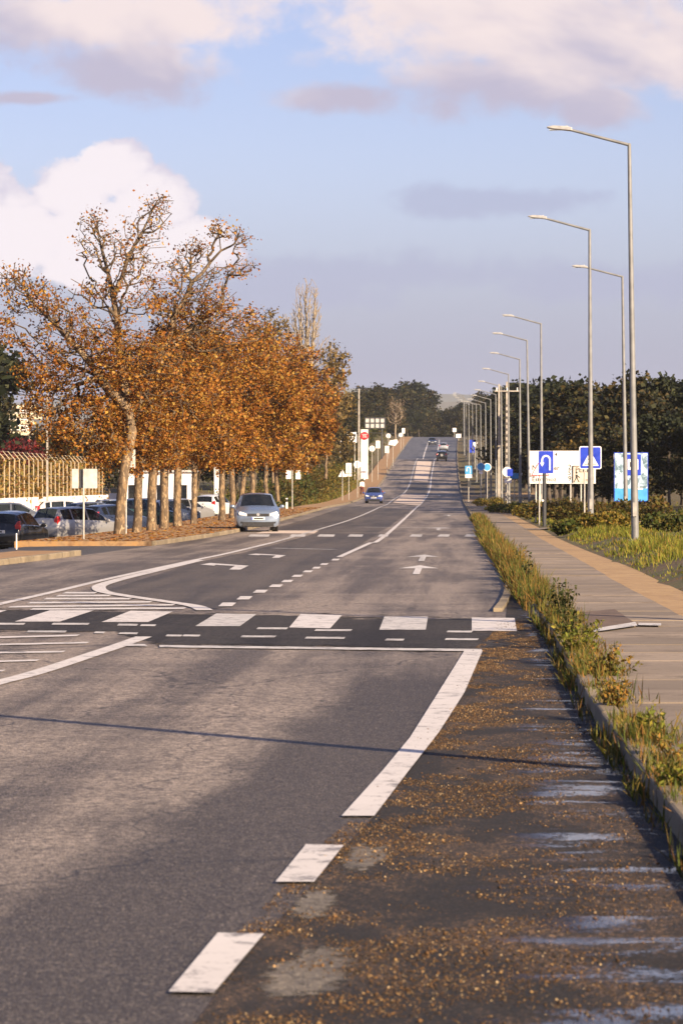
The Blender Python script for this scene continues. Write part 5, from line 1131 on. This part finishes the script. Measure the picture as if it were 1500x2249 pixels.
park(150, 205, 100, 'hatch', 'white', 'hatchback_car', 'white car parked across below the white wall')
park(36, 178, 96, 'hatch', 'grey', 'hatchback_car', 'dark grey car whose roof shows over the black hatchback')
park(275, 214, 110, 'estate', 'pale', 'estate_car', 'pale estate car deep in the car park behind the dark blue car')
park(330, 232, 115, 'hatch', 'grey', 'hatchback_car', 'grey car in the back row behind the pale silver one')
park(212, 186, 125, 'hatch', 'grey', 'hatchback_car', 'dark car with bright roof line behind the silver hatchback')

# ------------------------------------------------------------------ a walker far up the left pavement
def person(X, Y):
    z0 = zr(Y)+.12; r = thing('person', 'person in white top and dark red trousers walking on the left pavement', 'person', (X, Y, z0), .2)
    def skin(name, verts, edges, rad, m, par):
        me = bpy.data.meshes.new(name); me.from_pydata(verts, edges, []); o = bpy.data.objects.new(name, me); COL.objects.link(o)
        sk_ = o.modifiers.new('skin', 'SKIN'); sk_.use_smooth_shade = True
        for i, q in enumerate(rad): me.skin_vertices[0].data[i].radius = (q, q)
        me.skin_vertices[0].data[0].use_root = True
        su = o.modifiers.new('sub', 'SUBSURF'); su.levels = su.render_levels = 2
        dg = bpy.context.evaluated_depsgraph_get(); me2 = bpy.data.meshes.new_from_object(o.evaluated_get(dg)); bpy.data.objects.remove(o)
        return finish(name, me2, m, par, True)
    sk_m = plain('skin', (.42, .26, .18), .6)
    V_ = [(0, 0, .92), (0, 0, 1.12), (0, 0, 1.36), (0, 0, 1.46), (0, -.01, 1.58), (0, -.01, 1.70), (.17, 0, 1.38), (.23, .06, 1.12), (.22, -.06, .90), (.22, -.09, .82), (-.17, 0, 1.38), (-.23, -.04, 1.12), (-.22, .05, .9), (-.22, .09, .82), (.09, 0, .86), (.10, -.14, .48), (.10, -.10, .09), (.10, -.22, .04), (-.09, 0, .86), (-.10, .06, .48), (-.10, .22, .12), (-.10, .12, .04)]
    ed = [(0, 1), (1, 2), (2, 3), (3, 4), (4, 5), (2, 6), (6, 7), (7, 8), (8, 9), (2, 10), (10, 11), (11, 12), (12, 13), (0, 14), (14, 15), (15, 16), (16, 17), (0, 18), (18, 19), (19, 20), (20, 21)]
    rad = [.13, .12, .14, .055, .09, .075, .065, .045, .035, .035, .065, .045, .035, .035, .09, .06, .045, .04, .09, .06, .045, .04]
    skin('body', V_, ed, rad, sk_m, r)
    skin('top', [V_[0], V_[1], V_[2], (0, 0, 1.43), V_[6], V_[7], V_[8], V_[10], V_[11], V_[12]], [(0, 1), (1, 2), (2, 3), (2, 4), (4, 5), (5, 6), (2, 7), (7, 8), (8, 9)], [.19, .17, .18, .07, .09, .07, .06, .09, .07, .06], plain('white_cloth', (.8, .78, .76), .8), r)
    skin('trousers', [(0, 0, .95), V_[14], V_[15], V_[16], V_[18], V_[19], V_[20]], [(0, 1), (1, 2), (2, 3), (0, 4), (4, 5), (5, 6)], [.17, .115, .09, .07, .115, .09, .07], plain('dark_red_cloth', (.10, .018, .015), .85), r)
    MB().ball((0, .015, 1.64), .115, 12, 8, (.92, 1.05, 1.08)).build('hair', plain('dark_hair', (.03, .02, .015), .7), r, True)
person((795-750)/F*366, 366)

# ------------------------------------------------------------------ wall, barbed fence and building on the far left
wl = thing('boundary_wall', 'low white rendered wall behind the parked cars', 'wall')
rows = []
for Y in np.arange(168, 268, 4.0): rows.append([(WALLX(Y), Y, zr(Y)-.8), (WALLX(Y), Y, zr(Y)+1.0), (WALLX(Y)-.2, Y, zr(Y)+1.0), (WALLX(Y)-.2, Y, zr(Y)-.8)])
sheet('wall_body', rows, M['wall'], wl, sm=False)
sheet('wall_end', [[(WALLX(268)+x, 266.0, -.9), (WALLX(268)+x, 266.0, .85)] for x in np.linspace(-.2, 4.7, 8)], M['wall'], wl, sm=False)
fe = thing('barbed_fence', 'tall pale fence posts with angled tops on the white wall', 'fence')
M['fencep'] = plain('fence_post_paint', (.40, .31, .20), .7); pm = None; Y = 176.0
while Y < 262:
    mb = MB(); mb.box((0, 0, 1.2), (.06, .06, 2.4)); mb.cyl((0, 0, 2.36), (-.42, 0, 2.85), .032, .026, 6)
    if pm is None: o = mb.build('fence_post', M['fencep'], fe); pm = o.data
    else: o = bpy.data.objects.new('fence_post', pm); COL.objects.link(o); o.parent = fe
    o.location = (WALLX(Y)-.1, Y, zr(Y)+1.0); Y += 2.35
mb = MB()
for z, dx in ((1.25, -.1), (1.9, -.1), (2.35, -.1), (3.4, -.12), (3.62, -.32), (3.82, -.5)):
    mb.tube([(WALLX(Y)+dx, Y, zr(Y)+z) for Y in (176, 200, 225, 262)], .008, 4)
mb.build('fence_wire', M['steel'], fe)
rng = np.random.default_rng(9)
hg = thing('dry_hedge', 'tall ochre and rust hedge growing behind the barbed fence', 'hedge', (WALLX(215)-1.2, 215, -.5)); n = 20000
c = np.stack([rng.normal(0, .35, n)+.4, rng.uniform(-46, 48, n), rng.uniform(0, 1, n)**.8*3.9], 1); c[:, 0] += .034*c[:, 1]; c[:, 2] *= .8+.2*np.sin(c[:, 1]*.9)
v, f = leaf_quads(rng, c, .34, .45); npmesh('foliage', v, f, M['leaf'], hg, palette(rng, n, [(.30, .17, .04), (.22, .10, .03), (.36, .24, .07), (.16, .13, .03)]), k=4)
mb = MB()
for i in range(24): y = -45+i*3.9; mb.cyl((.034*y-.2, y, -.3), (.034*y-.2+rng.normal()*.2, y, 3.2), .05, .02, 5, False)
mb.build('stem', M['pale_bark'], hg)
rs = thing('red_shrub', 'dark red shrub behind the barbed fence', 'shrub', (*at(38, 985, 268)[:2], .2)); c = ell_points(rng, [((0, 0, 3.6), (2.3, 1.6, 1.5), 1), ((-1.6, 0, 2.6), (1.6, 1.2, 1.8), .6)], 2600)
v, f = leaf_quads(rng, c, .34, .6); npmesh('foliage', v, f, M['leaf'], rs, palette(rng, len(c), [(.13, .015, .02), (.09, .012, .016), (.2, .02, .02), (.05, .015, .015)]), k=4); MB().cyl((0, 0, -.9), (0, 0, 3), .1, .05, 6).build('stem', M['dark_bark'], rs)
Y = 330; s = F/Y; bx = (20-750)/s; bd = thing('industrial_building', 'cream framed building with open floors and red band, far left', 'building', (bx, Y, -.6))
def bz(py): return at(750, py, Y).z+.6
zt = bz(893); MB().box((-1.5, 3.5, zt/2-.1), (6.4, 5, zt-.3)).build('wall', M['dark'], bd)  # dark block standing for the shade inside the open floors
for py in (893, 913, 928, 952): MB().box((-1.2, 0, bz(py)), (7.4, 1.8, .34)).build('floor_slab', M['cream'], bd)
for px in (-52, -35, -18, -2, 14, 28, 36, 46): MB().box(((px-20)/s, -.8, bz(925)), (.2 if px < 30 else .14, .2, bz(893)-bz(955))).build('column', M['cream'], bd)
for py in (902, 907, 921, 935, 944): MB().box((-1.4, -.9, bz(py)), (6.4, .05, .08)).build('railing', M['white'], bd)
for px in (56, 62): MB().box(((px-20)/s, -.5, bz(920)), (.26, .3, bz(893)-bz(948))).build('tower_leg', M['white'], bd)
MB().box(((59-20)/s, -.45, bz(896)), (.6, .35, .3)).build('tower_head', M['brick'], bd)
MB().box(((78-20)/s, .2, bz(908)), (1.0, 2, bz(896)-bz(921))).build('annex', M['cream'], bd); MB().box(((83-20)/s, -.82, bz(907)), (.12, .04, .5)).build('annex_window', M['dark'], bd)
MB().box(((4-20)/s, -1.1, bz(948)), (34/s, .3, 13/s)).build('red_band', M['brick'], bd)
for px in (-50, 60): MB().box(((px-20)/s, 3, zt*.35), (.4, .4, zt*.7)).build('column', M['cream'], bd)
Y = 262; s = F/Y; wb_ = thing('white_building', 'white building glimpsed between the tree trunks', 'building', ((345-750)/s, Y, -.8)); MB().box((0, 3, 1.6), (5.6, 4, 3.4)).build('wall', M['wall'], wb_)
for x in (-1.9, .3, 1.9): MB().box((x, .985, 1.5), (.7, .05, 1.6)).build('window', M['glass'], wb_)
MB().box((0, 3, 3.36), (6.0, 4.4, .16)).build('roof', M['signback'], wb_)
Y = 264; wp = thing('white_pillar', 'white pillar sign behind the trunks near the white car', 'totem', ((477-750)/F*Y, Y, -.8)); MB().box((0, 0, 2.1), (.45, .3, 4.6)).build('body', M['wall'], wp); MB().box((0, -.16, 3.4), (.3, .02, .8)).build('panel', M['signback'], wp)

# ------------------------------------------------------------------ the air between here and the far hills
me = bpy.data.meshes.new('haze'); q = MB().box((0, 4900, 84), (19000, 10200, 262)); me.from_pydata(q.v, [], q.f)
hm = bpy.data.materials.new('haze_air'); hm.use_nodes = True; nt = hm.node_tree; nt.nodes.remove(nt.nodes['Principled BSDF'])
pv = nt.nodes.new('ShaderNodeVolumePrincipled'); pv.inputs['Color'].default_value = (.80, .84, .95, 1); pv.inputs['Density'].default_value = HAZE
nt.links.new(pv.outputs[0], nt.nodes['Material Output'].inputs['Volume'])
if HAZE > 0:
    o = finish('haze', me, hm); o['kind'] = 'stuff'; tag(o, 'thin bluish haze veiling the far hills', 'haze')
for (k_, i_) in [(k, i) for k in PR for i in range(len(PR[k]))]:
    if (k_, i_) not in used:
        for ch in list(PR[k_][i_].children): bpy.data.objects.remove(ch)
        bpy.data.objects.remove(PR[k_][i_])
for o in bpy.data.objects:
    if '_z' in o: del o['_z']
